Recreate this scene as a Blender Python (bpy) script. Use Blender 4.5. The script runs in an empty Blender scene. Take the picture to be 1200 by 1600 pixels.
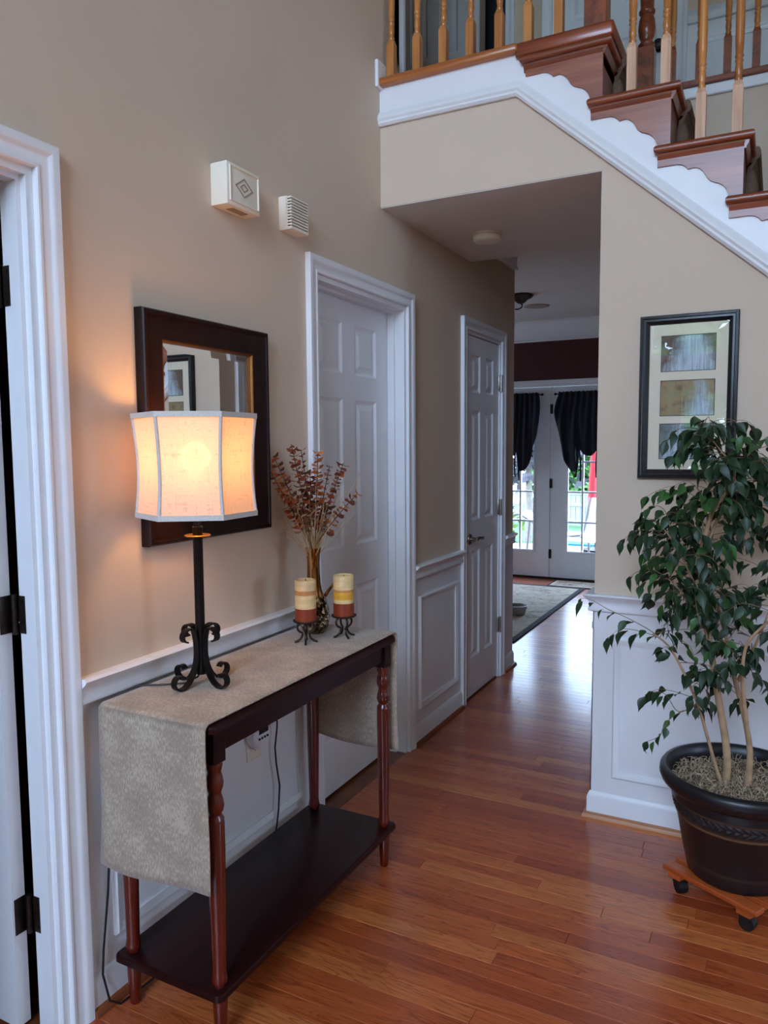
import bpy, bmesh, math, random
from mathutils import Vector, Matrix, noise

random.seed(7)
scene = bpy.context.scene
COL = scene.collection
PI = math.pi
V = Vector

# ------------------------------------------------------------------ camera
F_PX, YAW, PITCH, ROLL = 1183.2, math.radians(27.363), math.radians(4.919), math.radians(-0.389)
CAM = V((1.483, 0.0, 1.417))
_fw = V((-math.sin(YAW) * math.cos(PITCH), math.cos(YAW) * math.cos(PITCH), -math.sin(PITCH)))
_rt0 = V((math.cos(YAW), math.sin(YAW), 0))
_up0 = _rt0.cross(_fw)
_rt = _rt0 * math.cos(ROLL) + _up0 * math.sin(ROLL)
_up = _up0 * math.cos(ROLL) - _rt0 * math.sin(ROLL)
cd = bpy.data.cameras.new('camera')
cam = bpy.data.objects.new('camera', cd)
COL.objects.link(cam)
cd.sensor_fit = 'VERTICAL'
cd.sensor_height = 36.0
cd.lens = F_PX / 1600 * 36
cd.clip_start = 0.02
m = Matrix((( _rt.x, _up.x, -_fw.x, CAM.x), (_rt.y, _up.y, -_fw.y, CAM.y), (_rt.z, _up.z, -_fw.z, CAM.z), (0, 0, 0, 1)))
cam.matrix_world = m
scene.camera = cam


def at(u, v, y):
    """point of the place seen at photo pixel (u, v) at the distance y from the front of the hall"""
    d = _fw + _rt * ((u - 600) / F_PX) - _up * ((v - 800) / F_PX)
    return CAM + d * ((y - CAM.y) / d.y)


# ------------------------------------------------------------------ world, exposure
world = bpy.data.worlds.new('overcast_sky')
scene.world = world
world.use_nodes = True
bg = world.node_tree.nodes['Background']
bg.inputs['Color'].default_value = (0.50, 0.695, 1.0, 1)
bg.inputs['Strength'].default_value = 11.6
vs = scene.view_settings
vs.view_transform = 'Standard'
vs.look = 'None'
vs.gamma = 1.0
vs.use_curve_mapping = False
vs.exposure = 0.78


def portal(name, loc, direction, sx, sz):
    ld = bpy.data.lights.new(name, 'AREA')
    ld.shape = 'RECTANGLE'
    ld.size, ld.size_y = sx, sz
    ld.cycles.is_portal = True
    o = bpy.data.objects.new(name, ld)
    COL.objects.link(o)
    o.location = loc
    o.rotation_euler = V(direction).to_track_quat('-Z', 'Y').to_euler()


YF = -3.7      # inside face of the front wall, behind the camera
XR = 4.6       # right wall of the foyer
portal('portal_front_door', (0.88, YF - 0.06, 1.47), (0, 1, 0), 0.78, 1.05)
portal('portal_front_window', (1.5, YF - 0.06, 3.75), (0, 1, 0), 2.7, 2.55)
portal('portal_added_right_window', (4.66, 1.9, 1.4), (-1, 0, 0), 0.75, 0.85)  # for the added window in the right wall
portal('portal_added_kitchen_window', (-4.06, 6.45, 1.5), (1, 0, 0), 0.85, 0.95)  # for the added kitchen side window
portal('portal_french_doors', (-0.62, 8.0, 1.1), (0, -1, 0), 1.5, 1.7)

# ------------------------------------------------------------------ helpers


class MB:
    def __init__(s):
        s.v, s.f = [], []

    def add(s, vs_, fs):
        n = len(s.v)
        s.v += [tuple(p) for p in vs_]
        s.f += [tuple(i + n for i in f) for f in fs]
        return s

    def box(s, x0, x1, y0, y1, z0, z1):
        return s.add([(x0, y0, z0), (x1, y0, z0), (x1, y1, z0), (x0, y1, z0), (x0, y0, z1), (x1, y0, z1), (x1, y1, z1), (x0, y1, z1)],
                     [(0, 3, 2, 1), (4, 5, 6, 7), (0, 1, 5, 4), (1, 2, 6, 5), (2, 3, 7, 6), (3, 0, 4, 7)])

    def bbox(s, x0, x1, y0, y1, z0, z1, b=0.003):
        """box with chamfered edges"""
        bm = bmesh.new()
        bmesh.ops.create_cube(bm, size=1)
        for v in bm.verts:
            v.co = V(((x0 + x1) / 2 + v.co.x * (x1 - x0), (y0 + y1) / 2 + v.co.y * (y1 - y0), (z0 + z1) / 2 + v.co.z * (z1 - z0)))
        bmesh.ops.bevel(bm, geom=bm.edges[:], offset=b, segments=2, affect='EDGES', profile=0.5)
        bm.verts.index_update()
        s.add([v.co for v in bm.verts], [[v.index for v in f.verts] for f in bm.faces])
        bm.free()
        return s

    def prism(s, poly, axis, a, b):
        """extrude a 2D polygon; axis 'x': poly=(y,z), 'y': poly=(x,z), 'z': poly=(x,y)"""
        def p3(p, t):
            return {'x': (t, p[0], p[1]), 'y': (p[0], t, p[1]), 'z': (p[0], p[1], t)}[axis]
        n = len(poly)
        vs_ = [p3(p, a) for p in poly] + [p3(p, b) for p in poly]
        fs = [tuple(range(n))[::-1], tuple(range(n, 2 * n))]
        fs += [(i, (i + 1) % n, n + (i + 1) % n, n + i) for i in range(n)]
        return s.add(vs_, fs)

    def lathe(s, prof, c=(0, 0, 0), n=24, caps=True, squash=None):
        vs_, fs = [], []
        for r, z in prof:
            for i in range(n):
                a = 2 * PI * i / n
                vs_.append((c[0] + r * math.cos(a), c[1] + r * math.sin(a), c[2] + z))
        for k in range(len(prof) - 1):
            for i in range(n):
                j = (i + 1) % n
                fs.append((k * n + i, k * n + j, (k + 1) * n + j, (k + 1) * n + i))
        if caps:
            fs.append(tuple(range(n))[::-1])
            fs.append(tuple(range((len(prof) - 1) * n, len(prof) * n)))
        return s.add(vs_, fs)

    def tube(s, pts, r, n=8, caps=True):
        pts = [V(p) for p in pts]
        rs = r if isinstance(r, (list, tuple)) else [r] * len(pts)
        vs_, fs = [], []
        up = V((0, 0, 1))
        prev = None
        for i, p in enumerate(pts):
            t = (pts[min(i + 1, len(pts) - 1)] - pts[max(i - 1, 0)])
            t = t.normalized() if t.length > 1e-9 else V((0, 0, 1))
            if prev is None:
                a = t.cross(up if abs(t.z) < 0.95 else V((1, 0, 0))).normalized()
            else:
                a = (prev - t * prev.dot(t))
                a = a.normalized() if a.length > 1e-6 else t.orthogonal().normalized()
            prev = a
            b = t.cross(a)
            for k in range(n):
                an = 2 * PI * k / n
                vs_.append(p + (a * math.cos(an) + b * math.sin(an)) * rs[i])
        m_ = len(pts)
        for i in range(m_ - 1):
            for k in range(n):
                j = (k + 1) % n
                fs.append((i * n + k, i * n + j, (i + 1) * n + j, (i + 1) * n + k))
        if caps:
            fs.append(tuple(range(n))[::-1])
            fs.append(tuple(range((m_ - 1) * n, m_ * n)))
        return s.add(vs_, fs)

    def strap(s, pts, width_dir, w, t):
        """flat iron strap along pts; width along width_dir, thickness t"""
        pts = [V(p) for p in pts]
        wd = V(width_dir).normalized()
        vs_, fs = [], []
        for i, p in enumerate(pts):
            d = (pts[min(i + 1, len(pts) - 1)] - pts[max(i - 1, 0)]).normalized()
            nn = d.cross(wd).normalized()
            for a, b in ((-1, -1), (1, -1), (1, 1), (-1, 1)):
                vs_.append(p + wd * (a * w / 2) + nn * (b * t / 2))
        for i in range(len(pts) - 1):
            for k in range(4):
                j = (k + 1) % 4
                fs.append((i * 4 + k, i * 4 + j, i * 4 + 4 + j, i * 4 + 4 + k))
        e = (len(pts) - 1) * 4
        fs += [(3, 2, 1, 0), (e, e + 1, e + 2, e + 3)]
        return s.add(vs_, fs)

    def sweep(s, path, normal, prof, closed=False):
        """mitred moulding: prof = closed list of (lateral, out); lateral is to the left of the path seen against the normal"""
        path = [V(p) for p in path]
        nrm = V(normal).normalized()
        n, k = len(path), len(prof)
        vs_, fs = [], []
        for i in range(n):
            if closed:
                d1 = (path[i] - path[i - 1]).normalized()
                d2 = (path[(i + 1) % n] - path[i]).normalized()
            else:
                d1 = (path[i] - path[max(i - 1, 0)])
                d2 = (path[min(i + 1, n - 1)] - path[i])
                if d1.length < 1e-9:
                    d1 = d2
                if d2.length < 1e-9:
                    d2 = d1
                d1, d2 = d1.normalized(), d2.normalized()
            l1, l2 = nrm.cross(d1), nrm.cross(d2)
            mm = (l1 + l2) / (1 + l1.dot(l2))
            for a, b in prof:
                vs_.append(path[i] + mm * a + nrm * b)
        for i in range(n if closed else n - 1):
            j = (i + 1) % n
            for q in range(k):
                r = (q + 1) % k
                fs.append((i * k + q, i * k + r, j * k + r, j * k + q))
        if not closed:
            fs.append(tuple(range(k))[::-1])
            fs.append(tuple(range((n - 1) * k, n * k)))
        return s.add(vs_, fs)

    def mesh(s, name, mat, smooth=None):
        me = bpy.data.meshes.new(name)
        me.from_pydata(s.v, [], s.f)
        bm = bmesh.new()
        bm.from_mesh(me)
        bmesh.ops.recalc_face_normals(bm, faces=bm.faces[:])
        bm.to_mesh(me)
        bm.free()
        if mat:
            me.materials.append(mat)
        if smooth is not None:
            me.polygons.foreach_set('use_smooth', [True] * len(me.polygons))
            if smooth < 170:
                me.set_sharp_from_angle(angle=math.radians(smooth))
        me.update()
        return me

    def build(s, name, mat, parent=None, smooth=None):
        return obj(name, s.mesh(name, mat, smooth), parent)


def obj(name, me, parent=None):
    o = bpy.data.objects.new(name, me)
    COL.objects.link(o)
    if parent is not None:
        o.parent = parent
    return o


def tag(o, label=None, cat=None, group=None, kind=None):
    if label:
        o['label'] = label
    if cat:
        o['category'] = cat
    if group:
        o['group'] = group
    if kind:
        o['kind'] = kind
    return o


def thing(name, loc, label, cat, rz=0, group=None):
    o = bpy.data.objects.new(name, None)
    o.empty_display_size = 0.05
    COL.objects.link(o)
    o.location = loc
    o.rotation_euler = (0, 0, rz)
    return tag(o, label, cat, group)


def struct(o, label):
    return tag(o, label, kind='structure')


def copy_tree(o, parent=None):
    c = o.copy()
    COL.objects.link(c)
    if parent is not None:
        c.parent = parent
    for ch in list(o.children):
        copy_tree(ch, c)
    return c


# ------------------------------------------------------------------ materials
class NT:
    def __init__(s, name):
        s.m = bpy.data.materials.new(name)
        s.m.use_nodes = True
        s.t = s.m.node_tree
        s.n = s.t.nodes
        s.b = s.n['Principled BSDF']
        s.out = s.n['Material Output']

    def node(s, ty, **kw):
        n = s.n.new(ty)
        for k, v in kw.items():
            if k in n.inputs:
                n.inputs[k].default_value = v
            else:
                setattr(n, k, v)
        return n

    def link(s, a, b):
        s.t.links.new(a, b)

    def ramp(s, fac, stops, interp='LINEAR'):
        r = s.n.new('ShaderNodeValToRGB')
        r.color_ramp.interpolation = interp
        el = r.color_ramp.elements
        el[0].position, el[0].color = stops[0][0], (*stops[0][1], 1)
        el[1].position, el[1].color = stops[-1][0], (*stops[-1][1], 1)
        for p, c in stops[1:-1]:
            e = el.new(p)
            e.color = (*c, 1)
        s.link(fac, r.inputs[0])
        return r.outputs[0]

    def mapping(s, coord='Object', scale=(1, 1, 1), rot=(0, 0, 0), loc=(0, 0, 0)):
        if coord == 'Position':
            src = s.n.new('ShaderNodeNewGeometry').outputs['Position']
        else:
            src = s.n.new('ShaderNodeTexCoord').outputs[coord]
        mp = s.n.new('ShaderNodeMapping')
        mp.inputs['Scale'].default_value = scale
        mp.inputs['Rotation'].default_value = rot
        mp.inputs['Location'].default_value = loc
        s.link(src, mp.inputs['Vector'])
        return mp.outputs[0]

    def noise(s, vec, scale=5, detail=3, rough=0.5, dist=0):
        n = s.node('ShaderNodeTexNoise')
        n.inputs['Scale'].default_value = scale
        n.inputs['Detail'].default_value = detail
        n.inputs['Roughness'].default_value = rough
        n.inputs['Distortion'].default_value = dist
        s.link(vec, n.inputs['Vector'])
        return n.outputs['Fac']

    def bump(s, h, strength=0.2, dist=0.002):
        b = s.n.new('ShaderNodeBump')
        b.inputs['Strength'].default_value = strength
        b.inputs['Distance'].default_value = dist
        s.link(h, b.inputs['Height'])
        s.link(b.outputs[0], s.b.inputs['Normal'])

    def setp(s, **kw):
        for k, v in kw.items():
            k = k.replace('_', ' ')
            s.b.inputs[k].default_value = v
        return s


def sc(r, g, b):
    """sRGB 0-255 to linear"""
    return tuple(((c / 255) / 12.92 if c / 255 <= 0.04045 else ((c / 255 + 0.055) / 1.055) ** 2.4) for c in (r, g, b))


def plain(name, col, rough=0.5, metal=0.0, var=0.06, scale=12, bump=0.0, bscale=60, spec=0.5, coat=0.0):
    t = NT(name)
    t.setp(Roughness=rough, Metallic=metal)
    t.b.inputs['Specular IOR Level'].default_value = spec
    t.b.inputs['Coat Weight'].default_value = coat
    mp = t.mapping('Object')
    f = t.noise(mp, scale, 3)
    lo = tuple(max(0, c * (1 - var)) for c in col)
    hi = tuple(min(1, c * (1 + var)) for c in col)
    t.link(t.ramp(f, [(0.3, lo), (0.7, hi)]), t.b.inputs['Base Color'])
    if bump:
        t.bump(t.noise(mp, bscale, 2), bump, 0.001)
    return t.m


def wood(name, c0, c1, rough=0.35, axis='x', scale=1.0, coat=0.0, rand=0.0, coord='Object', spec=0.5):
    t = NT(name)
    t.setp(Roughness=rough)
    t.b.inputs['Specular IOR Level'].default_value = spec
    t.b.inputs['Coat Weight'].default_value = coat
    t.b.inputs['Coat Roughness'].default_value = 0.12
    sx = {'x': (1.2, 22, 22), 'y': (22, 1.2, 22), 'z': (22, 22, 1.2)}[axis]
    mp = t.mapping(coord, tuple(k * scale for k in sx))
    if rand:
        oi = t.node('ShaderNodeObjectInfo')
        ad = t.node('ShaderNodeVectorMath', operation='ADD')
        ml = t.node('ShaderNodeMath', operation='MULTIPLY')
        ml.inputs[1].default_value = 37.0
        t.link(oi.outputs['Random'], ml.inputs[0])
        t.link(mp, ad.inputs[0])
        t.link(ml.outputs[0], ad.inputs[1])
        mp = ad.outputs[0]
    n1 = t.noise(mp, 1.0, 4, 0.6, 0.6)
    n2 = t.noise(mp, 6.0, 2, 0.6)
    mx = t.node('ShaderNodeMath', operation='MULTIPLY_ADD')
    t.link(n2, mx.inputs[0])
    mx.inputs[1].default_value = 0.35
    t.link(n1, mx.inputs[2])
    col = t.ramp(mx.outputs[0], [(0.45, c0), (0.85, c1)])
    t.link(col, t.b.inputs['Base Color'])
    t.bump(mx.outputs[0], 0.08, 0.001)
    return t.m


M = {}
M['wall'] = plain('beige_paint', sc(210, 189, 168), 0.62, var=0.02, scale=3, bump=0.06, bscale=180, spec=0.3)
M['ceil'] = plain('ceiling_paint', sc(222, 217, 211), 0.8, var=0.02, spec=0.2)
M['white'] = plain('white_trim_paint', sc(232, 231, 233), 0.34, var=0.015, spec=0.45)
M['maroon'] = plain('maroon_paint', sc(78, 40, 40), 0.6, var=0.04, spec=0.3)
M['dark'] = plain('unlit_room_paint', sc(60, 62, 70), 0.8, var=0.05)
M['cherry'] = wood('cherry_stained_oak', sc(92, 38, 18), sc(150, 72, 40), 0.3, 'x', 1.0, coat=0.3, rand=1)
M['cherry_y'] = wood('cherry_stained_riser', sc(92, 38, 18), sc(150, 72, 40), 0.3, 'y', 1.0, coat=0.3, rand=1)
M['bracket'] = wood('cherry_stained_panel', sc(118, 58, 38), sc(162, 96, 70), 0.34, 'x', 1.0, coat=0.2, rand=1)
M['oak'] = wood('honey_oak', sc(150, 82, 34), sc(204, 134, 70), 0.3, 'z', 1.0, coat=0.3, rand=1)
M['oak_x'] = wood('honey_oak_strip', sc(150, 80, 34), sc(196, 120, 62), 0.3, 'x', 1.0, coat=0.3, rand=1)
M['paleoak'] = wood('pale_oak', sc(176, 120, 84), sc(222, 176, 140), 0.45, 'z', 1.2, rand=1)
M['mahog'] = wood('dark_mahogany', sc(26, 6, 7), sc(46, 13, 12), 0.34, 'y', 1.0, coat=0.0, spec=0.22)
M['mahogleg'] = wood('red_mahogany', sc(62, 13, 7), sc(104, 30, 15), 0.24, 'z', 1.0, coat=0.4, rand=1)
M['iron'] = plain('black_iron', sc(26, 20, 19), 0.42, 0.6, var=0.2, scale=40, bump=0.2, bscale=90)
M['bronze'] = plain('dark_bronze', sc(58, 48, 42), 0.4, 0.8, var=0.2, scale=60)
M['nickel'] = plain('satin_nickel', sc(170, 164, 156), 0.3, 1.0, var=0.05)
M['brass'] = plain('antique_brass', sc(176, 128, 58), 0.32, 0.9, var=0.1)
M['ivory'] = plain('ivory_plastic', sc(232, 222, 204), 0.5, var=0.02)
M['ivory_dark'] = plain('ivory_shadow_line_and_grille', sc(150, 134, 112), 0.6, var=0.02)  # darker ivory: shadow lines of the chime emblem as colour, also its grille
M['plastic'] = plain('white_plastic', sc(225, 226, 232), 0.35, var=0.02)
M['blackplastic'] = plain('black_plastic', sc(22, 23, 26), 0.45, var=0.1)
M['rubber'] = plain('black_rubber', sc(14, 14, 15), 0.55, var=0.1)
M['frameblack'] = plain('black_lacquer_frame', sc(20, 17, 22), 0.35, var=0.2, scale=30)
M['espresso'] = wood('espresso_frame_wood', sc(20, 9, 8), sc(38, 18, 14), 0.36, 'z', 1.2, spec=0.2)
M['mat'] = plain('cream_mat_board', sc(226, 214, 192), 0.8, var=0.01)
M['navy'] = plain('navy_cloth', sc(26, 28, 40), 0.85, var=0.25, scale=40, bump=0.3, bscale=200)


def mk_floor(name, island):
    t = NT(name)
    t.setp(Roughness=0.4)
    t.b.inputs['Specular IOR Level'].default_value = 0.25
    t.b.inputs['Coat Weight'].default_value = 0.9
    t.b.inputs['Coat Roughness'].default_value = 0.2
    g = t.node('ShaderNodeNewGeometry')
    if island:
        rnd = g.outputs['Random Per Island']
    else:
        rnd = t.node('ShaderNodeObjectInfo').outputs['Random']
    ml = t.node('ShaderNodeMath', operation='MULTIPLY')
    ml.inputs[1].default_value = 53.0
    t.link(rnd, ml.inputs[0])
    mp = t.mapping('Position', (1.7, 26, 26))
    ad = t.node('ShaderNodeVectorMath', operation='ADD')
    t.link(mp, ad.inputs[0])
    t.link(ml.outputs[0], ad.inputs[1])
    n1 = t.noise(ad.outputs[0], 1.0, 3, 0.55, 1.6)
    # cathedral grain: narrow dark lines where the noise crosses bands
    sn = t.node('ShaderNodeMath', operation='MULTIPLY')
    t.link(n1, sn.inputs[0])
    sn.inputs[1].default_value = 46.0
    si = t.node('ShaderNodeMath', operation='SINE')
    t.link(sn.outputs[0], si.inputs[0])
    mp2 = t.mapping('Position', (5, 160, 1))
    n2 = t.noise(mp2, 1.0, 2, 0.6)
    base = t.ramp(rnd, [(0.0, sc(164, 72, 36)), (0.3, sc(182, 86, 42)), (0.7, sc(196, 100, 50)), (0.92, sc(208, 120, 62)), (1.0, sc(170, 76, 38))])
    gr = t.ramp(si.outputs[0], [(0.0, (1, 1, 1)), (0.55, (0.97, 0.95, 0.94)), (1.0, (0.62, 0.52, 0.48))])
    gf = t.ramp(n2, [(0.3, (0.86, 0.84, 0.83)), (0.7, (1.07, 1.07, 1.07))])
    m1 = t.node('ShaderNodeMix', data_type='RGBA', blend_type='MULTIPLY')
    m1.inputs['Factor'].default_value = 1.0
    t.link(base, m1.inputs['A'])
    t.link(gr, m1.inputs['B'])
    m2 = t.node('ShaderNodeMix', data_type='RGBA', blend_type='MULTIPLY')
    m2.inputs['Factor'].default_value = 1.0
    t.link(m1.outputs['Result'], m2.inputs['A'])
    t.link(gf, m2.inputs['B'])
    t.link(m2.outputs['Result'], t.b.inputs['Base Color'])
    t.bump(n2, 0.05, 0.0006)
    return t.m


M['plank'] = mk_floor('oak_floor_plank', False)
M['plank_far'] = mk_floor('oak_floor_planks', True)
M['shoe'] = wood('oak_shoe_moulding', sc(164, 106, 70), sc(204, 148, 108), 0.4, 'x', 1.0)
M['sub'] = plain('dark_gap', sc(40, 20, 12), 0.9)


def mk_glass(name, tint=(1, 1, 1), ior=1.5):
    t = NT(name)
    fr = t.node('ShaderNodeFresnel')
    gm_ = t.node('ShaderNodeNewGeometry')
    ml = t.node('ShaderNodeMath', operation='MULTIPLY_ADD')     # same index seen from either side of the thin pane
    t.link(gm_.outputs['Backfacing'], ml.inputs[0])
    ml.inputs[1].default_value = 1.0 / ior - ior
    ml.inputs[2].default_value = ior
    t.link(ml.outputs[0], fr.inputs['IOR'])
    tr = t.node('ShaderNodeBsdfTransparent')
    tr.inputs['Color'].default_value = (*tint, 1)
    gl = t.node('ShaderNodeBsdfGlossy')
    gl.inputs['Roughness'].default_value = 0.0
    mx = t.node('ShaderNodeMixShader')
    t.link(fr.outputs[0], mx.inputs[0])
    t.link(tr.outputs[0], mx.inputs[1])
    t.link(gl.outputs[0], mx.inputs[2])
    t.link(mx.outputs[0], t.out.inputs['Surface'])
    return t.m


M['glass'] = mk_glass('clear_glass')
M['mirror'] = plain('silver_mirror', (0.86, 0.88, 0.88), 0.0, 1.0, var=0.0)


def mk_runner():
    t = NT('mottled_linen_runner')
    t.setp(Roughness=0.85)
    t.b.inputs['Sheen Weight'].default_value = 0.2
    mp = t.mapping('UV', (1, 1, 1))
    a = t.noise(t.mapping('UV', (280, 90, 1)), 1.0, 3, 0.65)
    b = t.noise(t.mapping('UV', (9, 9, 1)), 1.0, 3, 0.6)
    c_ = t.noise(t.mapping('UV', (420, 420, 1)), 1.0, 1)
    mx = t.node('ShaderNodeMath', operation='MULTIPLY_ADD')
    t.link(b, mx.inputs[0])
    mx.inputs[1].default_value = 0.6
    t.link(a, mx.inputs[2])
    mx2 = t.node('ShaderNodeMath', operation='MULTIPLY_ADD')
    t.link(c_, mx2.inputs[0])
    mx2.inputs[1].default_value = 0.25
    t.link(mx.outputs[0], mx2.inputs[2])
    t.link(t.ramp(mx2.outputs[0], [(0.70, sc(146, 126, 108)), (0.95, sc(166, 146, 127)), (1.20, sc(186, 168, 148))]), t.b.inputs['Base Color'])
    t.bump(mx2.outputs[0], 0.35, 0.0012)
    return t.m


M['runner'] = mk_runner()


def mk_shade():
    t = NT('linen_lamp_shade')
    mp = t.mapping('UV', (14, 150, 1))
    a = t.noise(mp, 1.0, 3, 0.6)
    b = t.noise(t.mapping('UV', (150, 16, 1)), 1.0, 3, 0.6)
    mx = t.node('ShaderNodeMath', operation='ADD')
    t.link(a, mx.inputs[0])
    t.link(b, mx.inputs[1])
    col = t.ramp(mx.outputs[0], [(0.75, (0.66, 0.49, 0.38)), (1.05, (0.79, 0.61, 0.49)), (1.3, (0.84, 0.68, 0.56))])
    d = t.node('ShaderNodeBsdfDiffuse')
    tr = t.node('ShaderNodeBsdfTranslucent')
    t.link(col, d.inputs['Color'])
    t.link(col, tr.inputs['Color'])
    ms = t.node('ShaderNodeMixShader')
    ms.inputs[0].default_value = 0.32
    t.link(d.outputs[0], ms.inputs[1])
    t.link(tr.outputs[0], ms.inputs[2])
    tp = t.node('ShaderNodeBsdfRefraction')
    tp.inputs['IOR'].default_value = 1.06
    tp.inputs['Roughness'].default_value = 0.75
    t.link(col, tp.inputs['Color'])
    m3 = t.node('ShaderNodeMixShader')
    m3.inputs[0].default_value = 0.012
    t.link(ms.outputs[0], m3.inputs[1])
    t.link(tp.outputs[0], m3.inputs[2])
    t.link(m3.outputs[0], t.out.inputs['Surface'])
    return t.m


M['shade'] = mk_shade()
M['shadetrim'] = plain('shade_braid', sc(206, 198, 190), 0.8, var=0.08, scale=200)


def mk_emit(name, col, strength):
    t = NT(name)
    t.b.inputs['Base Color'].default_value = (*col, 1)
    t.b.inputs['Emission Color'].default_value = (*col, 1)
    t.b.inputs['Emission Strength'].default_value = strength
    return t.m


M['bulb'] = mk_emit('lit_bulb', (1.0, 0.66, 0.34), 7.0)

# wainscot height line
ZR = 0.865
CAS = [(0, 0), (0, 0.012), (0.003, 0.0148), (0.009, 0.0148), (0.011, 0.0122), (0.028, 0.0135), (0.034, 0.0155), (0.038, 0.0185), (0.044, 0.0205), (0.058, 0.0205), (0.060, 0.018), (0.060, 0)]   # door casing: lateral 0 = inside edge
RAIL = [(0, 0), (0, 0.030), (-0.006, 0.036), (-0.014, 0.030), (-0.022, 0.020), (-0.045, 0.015), (-0.056, 0.020), (-0.064, 0.018), (-0.068, 0.008), (-0.068, 0)]  # lateral 0 = top
PANM = [(0, 0), (0, 0.008), (0.006, 0.014), (0.014, 0.012), (0.020, 0.006), (0.026, 0.005), (0.026, 0)]
BASE = [(0, 0), (0, 0.014), (0.078, 0.014), (0.088, 0.010), (0.097, 0.006), (0.10, 0.002), (0.10, 0)]
SHOE = [(0, 0.0), (0, 0.030), (0.010, 0.028), (0.016, 0.022), (0.019, 0.014), (0.019, 0.0)]

# ================================================================== STRUCTURE
YS = 2.856      # face of the stair wall
XO = 0.893      # right edge of the hallway opening
ZS = 2.40       # hallway ceiling (soffit)
YSB = 3.90      # back edge of the soffit
YC = 4.655      # end of the left wall, where the kitchen opens
YK = 7.90       # kitchen face of the wall with the glazed doors
ZK = 2.70       # kitchen ceiling
ZTOP = 5.35
XL = -4.0
D1 = (0.37, 1.183)
D2 = (2.341, 3.087)
D3 = (3.811, 4.398)
ZD = 2.035

# ---- floor: oak strips laid across the hall
floor = struct(MB().box(XL, XR, YF, YK + 0.2, -0.06, -0.012).build('floor', M['sub']), 'reddish-brown oak strip floor of the entrance hall')
PW = 0.0575
far = MB()


def plank_into(mb, x0, x1, y0, y1):
    g, b, h = 0.0004, 0.0010, -0.014
    x0 += g; x1 -= g; y0 += g; y1 -= g
    mb.add([(x0, y0, h), (x1, y0, h), (x1, y1, h), (x0, y1, h),
            (x0, y0, -b), (x1, y0, -b), (x1, y1, -b), (x0, y1, -b),
            (x0 + b, y0 + b, 0), (x1 - b, y0 + b, 0), (x1 - b, y1 - b, 0), (x0 + b, y1 - b, 0)],
           [(0, 1, 5, 4), (1, 2, 6, 5), (2, 3, 7, 6), (3, 0, 4, 7), (4, 5, 9, 8), (5, 6, 10, 9), (6, 7, 11, 10), (7, 4, 8, 11), (8, 9, 10, 11)])


rng = random.Random(21)
y = YF
row = 0
while y < YK:
    xa, xb = (0.0, XR)
    if y > YS:
        xa, xb = 0.0, XO
    if y > YSB:
        xa, xb = 0.0, XR
    if y > YC:
        xa, xb = XL, XR
    x = xa - rng.uniform(0, 0.9)
    while x < xb:
        L = rng.choice((0.45, 0.6, 0.75, 0.95, 1.2, 1.5))
        x0, x1 = max(x, xa), min(x + L, xb)
        if x1 - x0 > 0.02:
            if 0.95 < y < 4.3 and x0 < 1.75 and (y < YSB or x0 < 0.7):
                mb = MB()
                plank_into(mb, x0, x1, y, y + PW)
                mb.build('plank', M['plank'], floor)
            else:
                plank_into(far, x0, x1, y, y + PW)
        x += L
    y += PW
    row += 1
fo = far.build('planks', M['plank_far'], floor)
fo['kind'] = 'stuff'
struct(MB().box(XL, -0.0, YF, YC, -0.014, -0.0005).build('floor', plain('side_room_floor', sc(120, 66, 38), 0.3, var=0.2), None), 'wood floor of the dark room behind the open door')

# ---- left wall
wl = MB()
T = -0.12
segs = [(YF - 0.2, D1[0], 0), (D1[0], D1[1], ZD), (D1[1], D2[0], 0), (D2[0], 3.05, ZD)]
for i_, (a, b, z0) in enumerate(segs):
    wl.box(-0.083 if i_ < 3 else T, 0, a, b, z0, ZTOP)
wl.box(T, 0, 3.05, D2[1], ZD, ZK + 0.1)
wl.box(T, 0, D2[1], D3[0], 0, ZK + 0.1)
wl.box(T, 0, D3[0], D3[1], ZD, ZK + 0.1)
wl.box(T, 0, D3[1], YC, 0, ZK + 0.1)
struct(wl.build('wall_left', M['wall']), 'tall beige hall wall with mirror and doors')

# ---- stair wall: the wall below the stair and the beam over the hallway opening
RUN, RISE, X0S, ZT0 = 0.231, 0.2025, 0.893, 2.848
SL = RISE / RUN


def ztrim(x):
    """height of the lower edge of the stair trim"""
    return 2.716 if x < 0.575 else 2.716 - 0.868 * (x - 0.575)


def stair_poly(dz):
    xe = XR
    return [(0, ZS), (XO, ZS), (XO, 0), (3.9, 0), (3.9, max(0.02, ztrim(3.7) + dz)), (0.575, 2.716 + dz), (0, 2.716 + dz)]


struct(MB().prism(stair_poly(0.02), 'y', YS, YS + 0.12).build('wall_stair', M['wall']), 'beige wall under the staircase with the hallway opening')
# hallway right wall (continues behind the stair wall) and under-stair closing wall
hw = MB()
hw.box(XO, XO + 0.12, YS + 0.12, 3.03, 0, ZS)
hw.box(XO, XO + 0.12, 3.03, 3.75, ZD, ZS)
hw.box(XO, XO + 0.12, 3.75, YC, 0, ZK)
struct(hw.build('wall_hallway', M['wall']), 'beige side wall inside the hallway opening')
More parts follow.
